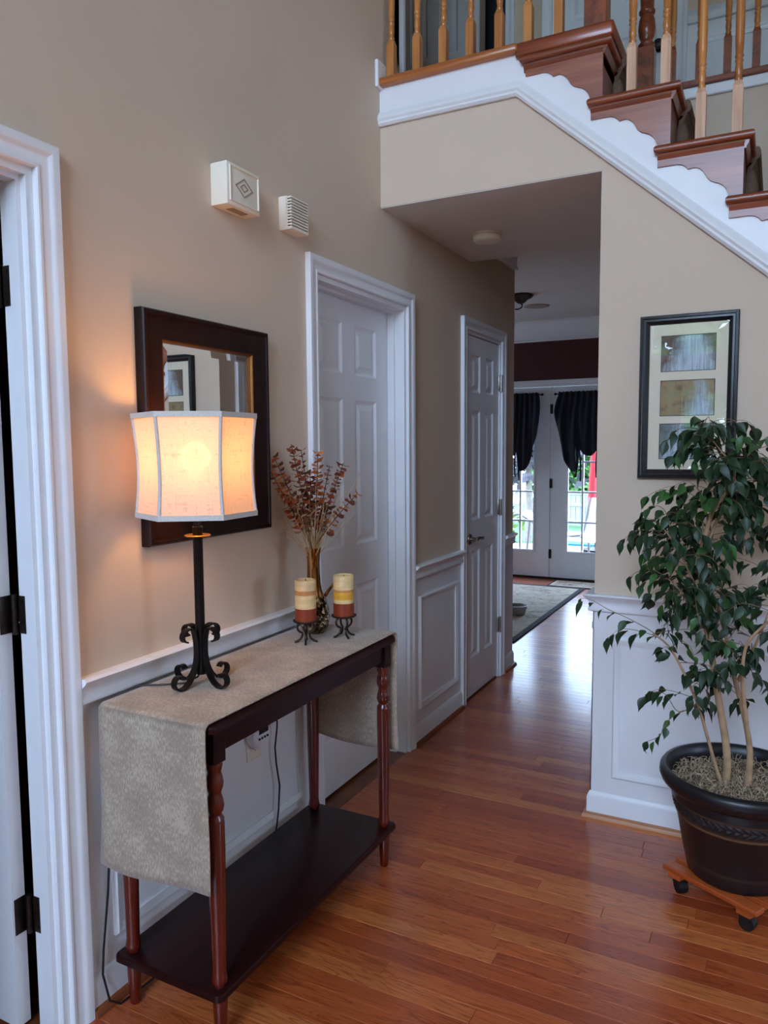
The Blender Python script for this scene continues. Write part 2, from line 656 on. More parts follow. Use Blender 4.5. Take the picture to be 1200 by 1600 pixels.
# soffit / upper floor
sf = MB()
sf.box(0, XO, YS + 0.003, YSB, ZS - 0.003, ZS + 0.05)
struct(sf.build('ceiling', M['ceil']), 'low white ceiling of the hallway under the landing')
struct(MB().box(0, XR, YSB - 0.02, YSB, ZS, ZK + 0.15).build('wall_soffit', M['ceil']), 'white upstand where the kitchen ceiling steps up')
struct(MB().box(XL, XR, YSB, YK + 0.2, ZK, ZK + 0.12).build('ceiling', M['ceil']), 'white kitchen ceiling')
uf = MB()
uf.box(0.0, XO, YS + 0.0, 3.06, 2.76, 2.86)
uf.box(0.0, X0S - 0.03, 3.06, 3.85, 2.70, 2.84)
uf.box(0.0, XR, 3.90, 5.2, 2.90, 3.03)
uf.box(XL, 0.0, 3.05, 5.2, 2.86, 3.03)
uf.box(XL, -0.12, YF, 3.05, 2.86, 3.03)
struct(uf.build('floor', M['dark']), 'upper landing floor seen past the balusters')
# wall below the far balustrade, facing the stair
struct(MB().box(X0S, XR, 3.85, 3.90, 0.0, 3.032).build('wall_stairwell', M['wall']), 'beige wall on the far side of the staircase')
# upper hall back wall with doors
YU = 4.9
ub = MB()
for a, b, z0 in ((XL, -0.93, 3.03), (-0.93, -0.39, 5.08), (-0.39, -0.325, 3.03), (-0.325, -0.15, 5.08), (-0.15, 0.15, 3.03), (0.15, 0.885, 5.08), (0.885, XR, 3.03)):
    ub.box(a, b, YU, YU + 0.1, z0, ZTOP)
struct(ub.build('wall_upper', M['wall']), 'beige upstairs wall with white doors behind the balusters')
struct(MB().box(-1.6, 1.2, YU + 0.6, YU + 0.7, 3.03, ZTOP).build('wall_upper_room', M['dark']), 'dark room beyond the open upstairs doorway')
struct(MB().box(XL, -0.0, 3.05 - 0.1, 3.05, 3.03, ZTOP).build('wall_upper_side', M['wall']), 'upstairs wall returning behind the tall hall wall')

# ---- outer shell: front wall with glazed door and tall window, right wall, kitchen walls, roof
DF = (0.40, 1.36)
WF = (0.1, 2.9, 2.4, 5.1)
WP = (1.5, 2.3, 0.95, 1.85)     # unseen window added to the right wall for fill light: y0, y1, z0, z1
fwall = MB()
fwall.box(XL, WF[0], YF - 0.12, YF, 0, ZTOP)
fwall.box(WF[0], DF[0], YF - 0.12, YF, 0, WF[2])
fwall.box(DF[0], DF[1], YF - 0.12, YF, 2.1, WF[2])
fwall.box(DF[1], XR + 0.1, YF - 0.12, YF, 0, WF[2])
fwall.box(WF[0], WF[1], YF - 0.12, YF, WF[3], ZTOP)
fwall.box(WF[1], XR + 0.1, YF - 0.12, YF, WF[2], ZTOP)
struct(fwall.build('wall_front', M['wall']), 'beige front wall behind the camera with the entrance door')
wr = MB()
wr.box(XR, XR + 0.12, YF - 0.1, WP[0], 0, ZTOP)
wr.box(XR, XR + 0.12, WP[1], YK + 0.2, 0, ZTOP)
wr.box(XR, XR + 0.12, WP[0], WP[1], 0, WP[2])
wr.box(XR, XR + 0.12, WP[0], WP[1], WP[3], ZTOP)
struct(wr.build('wall_right', M['wall']), 'beige right wall of the foyer outside the picture')
WR = (6.0, 6.9, 1.0, 2.0)  # unseen side window, added to brighten the kitchen
rw = MB()
rw.box(XL - 0.12, XL, YF - 0.1, WR[0], 0, ZTOP)
rw.box(XL - 0.12, XL, WR[1], YK + 0.2, 0, ZTOP)
rw.box(XL - 0.12, XL, WR[0], WR[1], 0, WR[2])
rw.box(XL - 0.12, XL, WR[0], WR[1], WR[3], ZTOP)
struct(rw.build('wall_outer', M['wall']), 'far outer wall of the kitchen and side rooms')
struct(MB().box(XL, T, YC - 0.1, YC, 0, ZK).build('wall_kitchen_side', M['wall']), 'wall closing the kitchen beside the hall')
struct(MB().box(XL, XR, YF - 0.1, YK + 0.3, ZTOP, ZTOP + 0.1).build('ceiling', M['ceil']), 'high ceiling over the two-storey hall')
struct(MB().box(XL, T, YF, YC - 0.1, 2.45, 2.5).build('ceiling', M['ceil']), 'ceiling of the dark side rooms')
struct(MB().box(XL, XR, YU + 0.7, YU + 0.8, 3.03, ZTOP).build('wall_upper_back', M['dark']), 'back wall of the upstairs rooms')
FD = (-1.45, 0.20)          # glazed door pair opening
kw = MB()
kw.box(XL, FD[0], YK, YK + 0.14, 0, 5.3)
kw.box(FD[1], XR, YK, YK + 0.14, 0, ZK)
kw.box(FD[0], FD[1], YK, YK + 0.14, 2.04, ZK)
kw.box(FD[0], XR, YK, YK + 0.14, ZK, 5.3)
struct(kw.build('wall_kitchen', M['maroon']), 'dark maroon kitchen wall above the glazed doors')


def casing(nm, label, y0, y1, x, normal, z0=0.0, z1=ZD, plane='x'):
    if plane == 'x':
        path = [(x, y0, z0), (x, y0, z1), (x, y1, z1), (x, y1, z0)]
    else:
        path = [(y0, x, z0), (y0, x, z1), (y1, x, z1), (y1, x, z0)]
    return struct(MB().sweep(path, normal, CAS).build(nm, M['white'], None, 25), label)


casing('trim_1', 'white moulded casing around the open door at the edge', D1[0], D1[1], 0, (1, 0, 0))
casing('trim_2', 'white moulded casing around the door behind the vase', D2[0], D2[1], 0, (1, 0, 0))
casing('trim_3', 'white casing around the narrow closet door', D3[0], D3[1], 0, (1, 0, 0))


def jamb(nm, label, y0, y1, stop_x, back=-0.122):
    b = MB()
    t = 0.018
    b.box(back, 0.001, y0, y0 + t, 0, ZD)
    b.box(back, 0.001, y1 - t, y1, 0, ZD)
    b.box(back, 0.001, y0 + t, y1 - t, ZD - t, ZD)
    a, e = stop_x
    b.box(a, e, y0 + t, y0 + t + 0.011, 0, ZD - t - 0.011)
    b.box(a, e, y1 - t - 0.011, y1 - t, 0, ZD - t - 0.011)
    b.box(a, e, y0 + t, y1 - t, ZD - t - 0.011, ZD - t)
    return struct(b.build(nm, M['white']), label)


jamb('trim_4', 'white jamb and stop of the open door', D1[0], D1[1], (-0.052, -0.018), -0.086)
jamb('trim_5', 'white jamb and stop of the door behind the vase', D2[0], D2[1], (-0.078, -0.045))
jamb('trim_6', 'white jamb of the narrow closet door', D3[0], D3[1], (-0.085, -0.045))


def six_panel(w, h, thick, zs=None):
    """slab in local coords: x 0..w, y 0 (front face) .. thick, z 0..h; returns slab MB, panel list of MBs"""
    st = 0.112 if w > 0.7 else 0.095
    mid = 0.10 if w > 0.7 else 0.085
    pw = (w - 2 * st - mid) / 2
    zs = zs or [(0.215, 0.825), (0.995, 1.60), (1.70, 1.905)]
    s_ = MB()
    xs = [(st, st + pw), (st + pw + mid, w - st)]
    rec = 0.010
    s_.box(0, w, rec, thick, 0, h)
    for a, b in ((0, st), (st + pw, st + pw + mid), (w - st, w)):
        s_.box(a, b, 0, rec, 0, h)
    zz = [0] + [q for p in zs for q in p] + [h]
    for a, b in xs:
        for i in range(0, len(zz), 2):
            s_.box(a, b, 0, rec, zz[i], zz[i + 1])
    pans = []
    for (a, b) in xs:
        for (c, d) in zs:
            rings = [(0, 0.0), (0.012, 0.0085), (0.020, 0.009), (0.042, 0.002), (0.047, 0.0015)]
            pm = MB()
            vs_, fs = [], []
            for i, (o, yy) in enumerate(rings):
                vs_ += [(a + o, yy, c + o), (b - o, yy, c + o), (b - o, yy, d - o), (a + o, yy, d - o)]
            for i in range(len(rings) - 1):
                for k in range(4):
                    j = (k + 1) % 4
                    fs.append((i * 4 + k, i * 4 + j, i * 4 + 4 + j, i * 4 + 4 + k))
            e = (len(rings) - 1) * 4
            fs.append((e, e + 1, e + 2, e + 3))
            pm.add(vs_, fs)
            pans.append(pm)
    return s_, pans


def make_door(nm, label, w, h, loc, rz, thick=0.035, both=False):
    s_, pans = six_panel(w, h, thick)
    d = s_.build(nm, M['white'])
    struct(d, label)
    d.location = loc
    d.rotation_euler = (0, 0, rz)
    for p in pans:
        p.build('panel', M['white'], d)
    return d


# door front face is local -y; rz=+90deg turns -y into +x
d2 = make_door('door_2', 'white six-panel door behind the gold vase', D2[1] - D2[0] - 0.042, 2.0, (-0.080, D2[0] + 0.021, 0.012), PI / 2)
d3 = make_door('door_3', 'narrow white six-panel closet door with lever handle', D3[1] - D3[0] - 0.042, 2.0, (-0.006, D3[0] + 0.021, 0.012), PI / 2)
d1 = make_door('door_1', 'white door standing open at the picture edge', 0.76, 2.0, (-0.135, 1.135, 0.012), PI + math.radians(3))
# door_1 hangs with its face towards the camera: mirror the slab so that the panels look at -y
d1.rotation_euler = (0, 0, math.radians(0))
d1.location = (-0.111 - 0.76, 1.124, 0.012)


def hinge(parent, loc, w, h, mat, rz=0):
    b = MB()
    b.bbox(-w, 0.0, -0.002, 0.002, -h / 2, h / 2, 0.0015)
    b.tube([(0.004, 0, -h / 2 - 0.004), (0.004, 0, h / 2 + 0.004)], 0.0055, 10)
    for s_ in (-0.3, 0, 0.3):
        b.tube([(-w * 0.45, -0.0032, h * s_), (-w * 0.45, 0.0, h * s_)], 0.0035, 8)
    me = b.mesh('hinge', mat, 40)
    o = obj('hinge', me, parent)
    o.location = loc
    o.rotation_euler = (0, 0, rz)
    return o


# open-door hinges sit on the jamb, leaves towards the room
for z in (1.785, 1.03, 0.29):
    b = MB()
    yj = D1[1] - 0.018
    b.bbox(-0.088, -0.058, yj - 0.0025, yj + 0.0005, z - 0.045, z + 0.045, 0.001)
    b.tube([(-0.097, yj - 0.006, z - 0.048), (-0.097, yj - 0.006, z + 0.048)], 0.0075, 12)
    b.bbox(-0.112, -0.109, yj - 0.036, yj - 0.006, z - 0.045, z + 0.045, 0.001)
    for dz in (-0.033, 0, 0.033):
        xx = -0.074 + (0.008 if dz == 0 else 0)
        b.tube([(xx, yj - 0.0045, z + dz), (xx, yj - 0.001, z + dz)], 0.0035, 8)
    b.build('hinge', M['bronze'], bpy.data.objects['trim_4'], 40)
# closet door hinges on its right edge
for z in (1.79, 1.05, 0.33):
    b = MB()
    y_ = D3[1] - 0.019
    b.tube([(0.010, y_, z - 0.048), (0.010, y_, z + 0.048)], 0.0065, 10)
    b.bbox(-0.002, 0.004, y_ - 0.022, y_ + 0.022, z - 0.045, z + 0.045, 0.001)
    for dz in (-0.045, -0.015, 0.015, 0.045):
        b.tube([(0.010, y_, z + dz - 0.002), (0.010, y_, z + dz + 0.002)], 0.008, 10)
    hb = b.build('hinge', M['nickel'], bpy.data.objects['trim_6'], 40)
# closet lever handle (local coords of door_3: -y is out of the face)
lv = MB()
zx, zz = 0.062, 0.895
lv.lathe([(0.0, 0), (0.030, 0), (0.031, 0.004), (0.028, 0.009), (0.012, 0.011), (0.011, 0.04), (0.012, 0.045), (0.0, 0.046)], (0, 0, 0), 20, caps=False)
for i, p in enumerate(lv.v):
    lv.v[i] = (zx + p[0], -p[2], zz + p[1])
lv.tube([(zx, -0.045, zz), (zx + 0.03, -0.047, zz + 0.006), (zx + 0.06, -0.046, zz + 0.003), (zx + 0.095, -0.044, zz - 0.004), (zx + 0.11, -0.043, zz + 0.002)], [0.011, 0.010, 0.009, 0.008, 0.007], 10)
ho = lv.build('lever_handle', M['nickel'], d3, 50)
ho['label'] = 'satin nickel lever handle'

# ---- wainscot mouldings on the left wall
N1 = (1, 0, 0)


def left_run(nm, label, y0, y1, prof, z, mat=None):
    return struct(MB().sweep([(0, y0, z), (0, y1, z)], N1, prof).build(nm, mat or M['white'], None, 40), label)


left_run('trim_7', 'white chair rail behind the table lamp', D1[1] + 0.06, D2[0] - 0.06, RAIL, ZR)
left_run('trim_8', 'white chair rail between the two closed doors', D2[1] + 0.06, D3[0] - 0.06, RAIL, ZR)
left_run('trim_9', 'white chair rail end past the closet door', D3[1] + 0.06, YC + 0.0, RAIL, ZR)
left_run('baseboard_left', 'white baseboard behind the console table', D1[1] + 0.06, D2[0] - 0.06, BASE, 0.0)
left_run('baseboard_left_middle', 'white baseboard between the two closed doors', D2[1] + 0.06, D3[0] - 0.06, BASE, 0.0)
left_run('baseboard_left_end', 'short white baseboard past the closet door', D3[1] + 0.06, YC, BASE, 0.0)
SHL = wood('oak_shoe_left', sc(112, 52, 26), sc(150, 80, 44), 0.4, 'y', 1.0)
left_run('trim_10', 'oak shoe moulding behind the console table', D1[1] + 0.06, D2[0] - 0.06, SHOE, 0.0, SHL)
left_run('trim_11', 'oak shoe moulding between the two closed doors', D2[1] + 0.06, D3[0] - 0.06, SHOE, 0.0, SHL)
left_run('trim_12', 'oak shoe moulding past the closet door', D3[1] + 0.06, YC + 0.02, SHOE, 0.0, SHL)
# white painted wainscot field under the rails
for i, (a, b) in enumerate(((D1[1] + 0.055, D2[0] - 0.055), (D2[1] + 0.055, D3[0] - 0.055), (D3[1] + 0.055, YC))):
    struct(MB().box(0.0, 0.003, a, b, 0, ZR - 0.01).build('wall_wainscot', M['white']),
           ('white wainscot behind the console table', 'white wainscot between the two closed doors', 'white wainscot past the closet door')[i])


def panel_frame(nm, label, p0, p1, plane, pos):
    (a0, z0), (a1, z1) = p0, p1
    if plane == 'x':
        path = [(pos, a0, z0), (pos, a1, z0), (pos, a1, z1), (pos, a0, z1)]
        n = (1, 0, 0)
    else:
        path = [(a0, pos, z0), (a1, pos, z0), (a1, pos, z1), (a0, pos, z1)]
        n = (0, -1, 0)
    return struct(MB().sweep(path, n, PANM, True).build(nm, M['white'], None, 40), label)


panel_frame('trim_14', 'white panel moulding behind the table legs', (1.325, 0.165), (2.20, 0.71), 'x', 0.003)
panel_frame('trim_15', 'white panel moulding between the two closed doors', (3.205, 0.165), (3.692, 0.712), 'x', 0.003)

# ---- wainscot on the stair wall
N2 = (0, -1, 0)
YW = YS - 0.003
struct(MB().box(XO - 0.003, 3.9, YW, YS, 0, ZR - 0.01).build('wall_wainscot', M['white']), 'white wainscot under the staircase beside the plant')
struct(MB().box(XO - 0.003, XO, YW, 3.0, 0, ZR - 0.01).build('wall_wainscot', M['white']), 'white wainscot on the hallway return')


def corner_run(nm, label, prof, z, mat, yend=2.97):
    # wraps from the hallway side round the corner onto the stair wall: build as horizontal sweep with vertical profile
    mb = MB()
    path = [V((XO, yend, z)), V((XO, YS, z)), V((3.9, YS, z))]
    outs = [V((-1, 0, 0)), V((-1, -1, 0)), V((0, -1, 0))]
    vs_, fs = [], []
    k = len(prof)
    for p, o in zip(path, outs):
        for a, b in prof:
            vs_.append(p + o * b + V((0, 0, a)))
    for i in range(2):
        for q in range(k):
            r = (q + 1) % k
            fs.append((i * k + q, i * k + r, (i + 1) * k + r, (i + 1) * k + q))
    fs += [tuple(range(k))[::-1], tuple(range(2 * k, 3 * k))]
    mb.add(vs_, fs)
    return struct(mb.build(nm, mat, None, 40), label)


corner_run('trim_16', 'white chair rail under the framed photographs', RAIL, ZR, M['white'])
corner_run('baseboard_right', 'white baseboard under the staircase beside the plant', BASE, 0, M['white'])
corner_run('trim_17', 'light oak shoe moulding under the staircase', SHOE, 0, M['shoe'])
xp = 0.968
k_ = 0
while xp < 3.0:
    panel_frame('trim_18', 'white panel moulding %s' % ('behind the potted ficus', 'just right of the potted ficus', 'furthest right under the staircase')[k_], (xp, 0.165), (xp + 0.62, 0.705), 'y', YW)
    xp += 0.72
    k_ += 1
    if k_ == 3:
        break
# hallway return panel moulding and door casing (seen in the mirror)
struct(MB().sweep([(XO, 3.03 + 0.0, 0), (XO, 3.03, ZD), (XO, 3.75, ZD), (XO, 3.75, 0)], (-1, 0, 0), [(-a, b) for a, b in CAS]).build('trim_19', M['white'], None, 40), 'white door casing inside the hallway')
struct(MB().box(XO + 0.05, XO + 0.085, 3.03, 3.75, 0.01, ZD).build('door_6', M['white']), 'white door on the hidden hallway side')
struct(MB().bbox(XO - 0.012, XO, 2.872, 2.965, 0.725, 0.752, 0.003).build('trim_20', M['white']), 'end of a white panel moulding at the hallway corner')
# crown moulding in the kitchen
CRW = [(0, 0), (-0.20, 0), (-0.20, 0.016), (-0.194, 0.022), (-0.182, 0.022), (-0.178, 0.014), (-0.12, 0.016), (-0.085, 0.045), (-0.05, 0.09), (-0.03, 0.10), (-0.02, 0.115), (0, 0.115)]
struct(MB().sweep([(XL, YK, ZK), (XR, YK, ZK)], N2, CRW).build('trim_21', M['white'], None, 40), 'white crown moulding above the maroon kitchen wall')
struct(MB().sweep([(0, YSB, ZK), (0, YC, ZK)], N1, CRW).build('trim_22', M['white'], None, 40), 'white crown moulding end at the hall corner')

# ================================================================== STAIRCASE
stair = thing('staircase', (X0S, YS, 0), 'cherry-stained staircase with white scalloped skirt and oak balusters', 'staircase')
NST = 13


def S(mb, name, mat, smooth=None, parent=None):
    """part of the staircase given in world coordinates"""
    mb.v = [(p[0] - X0S, p[1] - YS, p[2]) for p in mb.v]
    return mb.build(name, mat, parent or stair, smooth)


def nosing_poly(x0, x1, y0, y1, z1, t, r, mb, left_round=True):
    """tread slab with a half-round front (x1) and return (y0) edge"""
    n = 5
    prof = [(-r + r * math.sin(a), -t / 2 + t / 2 * math.cos(a)) for a in [PI * k / n for k in range(n + 1)]]
    # rings: follow path (x0,y1)->(x0,y0)->(x1,y0)->(x1,y1), offset by prof
    vs_, fs = [], []
    corners = [((x0, y1), (-1, 0)), ((x0, y0), (-1, -1)), ((x1, y0), (1, -1)), ((x1, y1), (1, 0))]
    k = len(prof)
    for (cx, cy), (ox, oy) in corners:
        for a, b in prof:
            vs_.append((cx + ox * a, cy + oy * a, z1 + b))
    for i in range(3):
        for q in range(k - 1):
            fs.append((i * k + q, i * k + q + 1, (i + 1) * k + q + 1, (i + 1) * k + q))
    fs.append((0, k, 2 * k, 3 * k))
    fs.append((k - 1, 2 * k - 1, 3 * k - 1, 4 * k - 1)[::-1])
    fs.append(tuple(range(k)) + tuple())
    fs.append(tuple(range(3 * k, 4 * k))[::-1])
    mb.add(vs_, fs)


YB = 3.85
COVE = [(0, 0), (0, 0.016), (-0.010, 0.014), (-0.018, 0.008), (-0.026, 0.006), (-0.026, 0)]
BR = [(0.0, 0.0), (0.0, -0.038), (0.063, -0.038), (0.080, -0.042), (0.090, -0.049), (0.099, -0.060), (0.106, -0.059), (0.113, -0.0575), (0.124, -0.058), (0.136, -0.064), (0.147, -0.074), (0.155, -0.087), (0.162, -0.100), (0.172, -0.110), (0.184, -0.116), (0.199, -0.122), (0.212, -0.132), (0.222, -0.146), (0.229, -0.168)]
carpet_mat = plain('brown_grey_carpet', sc(112, 90, 76), 0.95, var=0.2, scale=160, bump=0.5, bscale=500, spec=0.1)
for k in range(0, NST + 1):
    zt = ZT0 - RISE * k
    xr = X0S + RUN * k                      # face of the riser below this tread
    xl = xr - RUN if k else 0.60
    # riser
    S(MB().box(xr - 0.02, xr, YS, YB, zt - RISE, zt - 0.028), 'riser', M['cherry_y'])
    # tread with nosing and return
    mb = MB()
    nosing_poly(xl - 0.052 if k else 0.592, xr + 0.032, YS - 0.034, YB, zt, 0.030, 0.015, mb)
    tr = S(mb, 'tread', M['cherry'], 50)
    # cove moulding under the nosing
    mb = MB().sweep([(xl - 0.040 if k else 0.606, YS, zt - 0.030), (xr + 0.002, YS, zt - 0.030)], (0, -1, 0), [(a, b + 0.004) for a, b in COVE])
    mb.sweep([(xr, YS - 0.018, zt - 0.030), (xr, 3.03, zt - 0.030)], (1, 0, 0), COVE)
    S(mb, 'cove_moulding', M['cherry'], 50)
    # scalloped bracket
    x_l = xl - 0.040 if k else 0.612
    pts = []
    for a, b in BR:
        if k == 0:
            a = a * (0.281 / 0.271) * 1.0
        pts.append((x_l + a * (1.0 if k else 1.0), zt - 0.032 + b))
    pts += [(x_l + 0.229, zt - RISE - 0.0), (xr, zt - RISE), (xr, zt - 0.032)]
    b_ = S(MB().prism(pts, 'y', YS - 0.012, YS - 0.002), 'bracket', M['bracket'])
    # carpet runner on the step: bulges over the nosing
    n = 10
    prof = []
    for i in range(n + 1):
        a = PI * i / n
        prof.append((xr + 0.034 + 0.012 * math.sin(a), zt + 0.008 - 0.030 * (1 - math.cos(a)) / 2 * 1.4))
    prof = [(xl + 0.02, zt + 0.010)] + prof + [(xr + 0.018, zt - 0.07), (xr + 0.012, zt - RISE + 0.01), (xr + 0.004, zt - RISE + 0.004), (xr + 0.004, zt - 0.06), (xr + 0.02, zt - 0.045), (xl + 0.02, zt - 0.002)]
    # as in the photo the pile rounds off at its edge
    S(MB().prism(prof, 'y', 3.03, YB - 0.12), 'carpet_runner', carpet_mat, 40)
# fringe-like roll of the carpet edge below each nosing
for k in range(0, 6):
    zt = ZT0 - RISE * k
    xr = X0S + RUN * k
    mb = MB()
    mb.lathe([(0.0, 0), (0.030, 0.004), (0.038, 0.03), (0.036, 0.08), (0.026, 0.12), (0.008, 0.145), (0.0, 0.148)], (0, 0, 0), 14, caps=False)
    mb.v = [(xr + 0.012 + p[0] * 0.75, 3.055 + p[1], zt - RISE + 0.004 + p[2]) for p in mb.v]
    S(mb, 'carpet_edge', carpet_mat, 60)
# landing nosing strip
S(MB().bbox(0.0, 0.585, YS - 0.036, YS + 0.09, 2.866, 2.896, 0.008), 'landing_nosing', M['oak_x'], 50)
S(MB().bbox(0.575, 0.930, YS - 0.028, YB, 2.846, 2.896, 0.008), 'landing_nosing', M['cherry'], 50)
# white skirt board, stepped behind the brackets
pts = [(0, 2.72), (0.575, 2.72)]
xe = 3.88
pts.append((xe, 2.72 - 0.868 * (xe - 0.575)))
top = []
for k in range(0, NST + 1):
    zt = ZT0 - RISE * k
    xr = X0S + RUN * k
    xl = xr - RUN if k else 0.0
    top += [(xl - 0.03 if k else 0.0, (zt - 0.031) if k else 2.868), (xr - 0.03, (zt - 0.031) if k else 2.868)]
    if k == 0:
        top = [(0.0, 2.868), (0.60, 2.868), (0.60, zt - 0.031), (xr - 0.03, zt - 0.031)]
top = [p for p in top if p[0] < xe and p[1] > ztrim(p[0])]
pts += top[::-1]
sk = S(MB().prism(pts, 'y', YS - 0.004, YS + 0.02), 'skirt_board', M['white'])
# skirt trim moulding with its bend
TRM = [(0, 0), (0, 0.010), (0.008, 0.018), (0.016, 0.016), (0.024, 0.022), (0.038, 0.020), (0.046, 0.012), (0.054, 0.010), (0.054, 0)]
S(MB().sweep([(0.0, YS - 0.003, 2.716), (0.575, YS - 0.003, 2.716), (3.8, YS - 0.003, 2.716 - 0.868 * (3.8 - 0.575))], (0, -1, 0), TRM), 'skirt_trim', M['white'], 40)
# baseboard stub on the tall wall at landing level
S(MB().bbox(0.0, 0.014, YS - 0.045, 3.05, 2.86, 2.965, 0.003), 'landing_baseboard', M['white'])


def baluster(x, yb, z, hsq, htop, name='baluster', parent=None, top=None, s=0.032, mlow=None):
    """square block then turned shaft"""
    h = s / 2
    root = MB()
    c_ = 0.004
    root.box(-h, h, -h, h, 0, hsq)
    # tapered shoulder
    root.add([(-h, -h, hsq), (h, -h, hsq), (h, h, hsq), (-h, h, hsq), (-h * .62, -h * .62, hsq + 0.018), (h * .62, -h * .62, hsq + 0.018), (h * .62, h * .62, hsq + 0.018), (-h * .62, h * .62, hsq + 0.018)],
             [(0, 1, 5, 4), (1, 2, 6, 5), (2, 3, 7, 6), (3, 0, 4, 7), (4, 5, 6, 7)])
    o = root.build(name, mlow or M['oak'], parent or stair)
    o.location = (x - X0S, yb - YS, z)
    g = s / 0.032
    tn = MB()
    z0 = hsq + 0.012
    pr = [(0.0098, 0), (0.0125, 0.010), (0.0125, 0.014), (0.0095, 0.020), (0.0120, 0.030), (0.0128, 0.045), (0.0105, 0.060), (0.0098, 0.064), (0.0130, 0.068), (0.0130, 0.073), (0.0105, 0.076), (0.0105, 0.079), (0.0135, 0.083), (0.0135, 0.087), (0.0115, 0.091), (0.0138, 0.13), (0.0140, 0.20), (0.0120, 0.45), (0.0100, htop - z0)]
    tn.lathe([(r * g, z0 + q) for r, q in pr], (0, 0, 0), 14)
    t = tn.build('turned_shaft', M['oak'], o, 50)
    return o


yb_ = 2.895
for x in (0.034, 0.150, 0.264, 0.378, 0.494, 0.607, 0.722):
    baluster(x, yb_, 2.896, 0.150, 0.86)
for k in range(1, NST):
    zt = ZT0 - RISE * k
    xr = X0S + RUN * k
    for i, x in enumerate((xr - 0.140, xr - 0.026)):
        b_ = baluster(x, yb_, zt, 0.165, 0.95 + (0.10 if i == 0 else 0.0), mlow=M['paleoak'])
        b_['label'] = 'baluster with pale unstained square base'


def newel(x, y_, z, hsq, s, mat, name='newel_post', htop=1.1):
    h = s / 2
    o = MB().bbox(-h, h, -h, h, 0, hsq, 0.004).build(name, mat, stair)
    o.location = (x - X0S, y_ - YS, z)
    tn = MB()
    g = s / 0.08
    pr = [(0.030, 0), (0.036, 0.012), (0.038, 0.02), (0.030, 0.03), (0.027, 0.04), (0.035, 0.055), (0.040, 0.09), (0.036, 0.13), (0.028, 0.15), (0.037, 0.16), (0.037, 0.17), (0.030, 0.18), (0.034, 0.25), (0.026, 0.45), (0.024, htop - hsq - 0.12)]
    tn.lathe([(r * g, hsq + q) for r, q in pr], (0, 0, 0), 20)
    tn.lathe([(0.0, htop - 0.02), (0.038 * g, htop), (0.045 * g, htop + 0.04), (0.03 * g, htop + 0.08), (0, htop + 0.09)], (0, 0, 0), 20, caps=False)
    tn.build('turned_post', mat, o, 50)
    return o


newel(0.858, yb_ + 0.008, 2.896, 0.33, 0.079, M['cherry_y'])
newel(0.879, YB + 0.02, 3.04, 0.22, 0.079, M['cherry_y'])
# handrails (above the frame)
S(MB().bbox(-0.0, 0.86, yb_ - 0.03, yb_ + 0.03, 3.755, 3.81, 0.012), 'handrail', M['cherry'])
mb = MB().sweep([(0.86, yb_, 3.72), (0.86 + RUN * 12.6, yb_, 3.72 - RISE * 12.6)], (0, -1, 0), [(-0.02, -0.03), (0.04, -0.03), (0.05, 0), (0.04, 0.03), (-0.02, 0.03)])
S(mb, 'handrail', M['cherry'], 40)
# far balustrade on the upper hall
S(MB().bbox(X0S - 0.03, XR - 0.4, YB - 0.03, YB + 0.07, 3.032, 3.060, 0.006), 'gallery_nosing', M['cherry'])
S(MB().bbox(X0S - 0.02, XR - 0.4, YB - 0.018, YB + 0.002, 2.985, 3.032, 0.006), 'gallery_trim', M['white'])
x = 0.996
while x < XR - 0.5:
    baluster(x, YB + 0.02, 3.06, 0.165, 0.86, mlow=M['cherry_y'])
    x += 0.1165
S(MB().bbox(X0S, XR - 0.4, YB - 0.01, YB + 0.05, 3.92, 3.975, 0.012), 'handrail', M['cherry'])

# upstairs doors and trim
zf = 3.03
ud = make_door('door_7', 'white six-panel door upstairs with a dark round knob', 0.735, 2.03, (0.15, YU + 0.012, zf), 0)
kb = MB().lathe([(0, 0), (0.026, 0), (0.026, 0.006), (0.010, 0.010), (0.010, 0.03), (0.024, 0.04), (0.029, 0.052), (0.024, 0.066), (0.0, 0.070)], (0, 0, 0), 18, caps=False)
kb.v = [(0.64 + p[0], -p[2], 0.72 + p[1]) for p in kb.v]
kb.build('knob', M['bronze'], ud, 60)
make_door('door_8', 'white door upstairs at the far left of the landing', 0.54, 2.03, (-0.93, YU + 0.012, zf), 0)
casing('trim_23', 'white casing of the knobbed door upstairs', 0.15, 0.885, YU, (0, -1, 0), zf, zf + 2.05, 'y')
casing('trim_24', 'white casing of the dark doorway upstairs', -0.325, -0.15, YU, (0, -1, 0), zf, zf + 2.05, 'y')
struct(MB().bbox(-0.004, 0.02, 3.035, 3.06, 3.0, ZTOP, 0.004).build('trim_25', M['white']), 'white corner trim at the end of the tall wall upstairs')
struct(MB().box(0.945, XR, YU - 0.003, YU, zf, zf + ZR - 0.01).build('wall_wainscot', M['white']), 'white wainscot upstairs behind the far balusters')
struct(MB().sweep([(0.945, YU, zf + ZR), (XR, YU, zf + ZR)], (0, -1, 0), RAIL).build('trim_26', M['white'], None, 40), 'white chair rail upstairs')
panel_frame('trim_27', 'white panel moulding upstairs behind the far balusters', (1.0, zf + 0.16), (1.75, zf + 0.705), 'y', YU - 0.003)

# ================================================================== FURNITURE
# ---- console table
TX0, TX1, TY0, TY1 = 0.036, 0.380, 1.285, 2.222
ZT = 0.793
ct = thing('console_table', ((TX0 + TX1) / 2, (TY0 + TY1) / 2, 0), 'dark mahogany console table with turned legs and low shelf', 'table')
tcx, tcy = (TX0 + TX1) / 2, (TY0 + TY1) / 2


def CT(mb, name, mat, smooth=None, parent=None):
    mb.v = [(p[0] - tcx, p[1] - tcy, p[2]) for p in mb.v]
    return mb.build(name, mat, parent or ct, smooth)


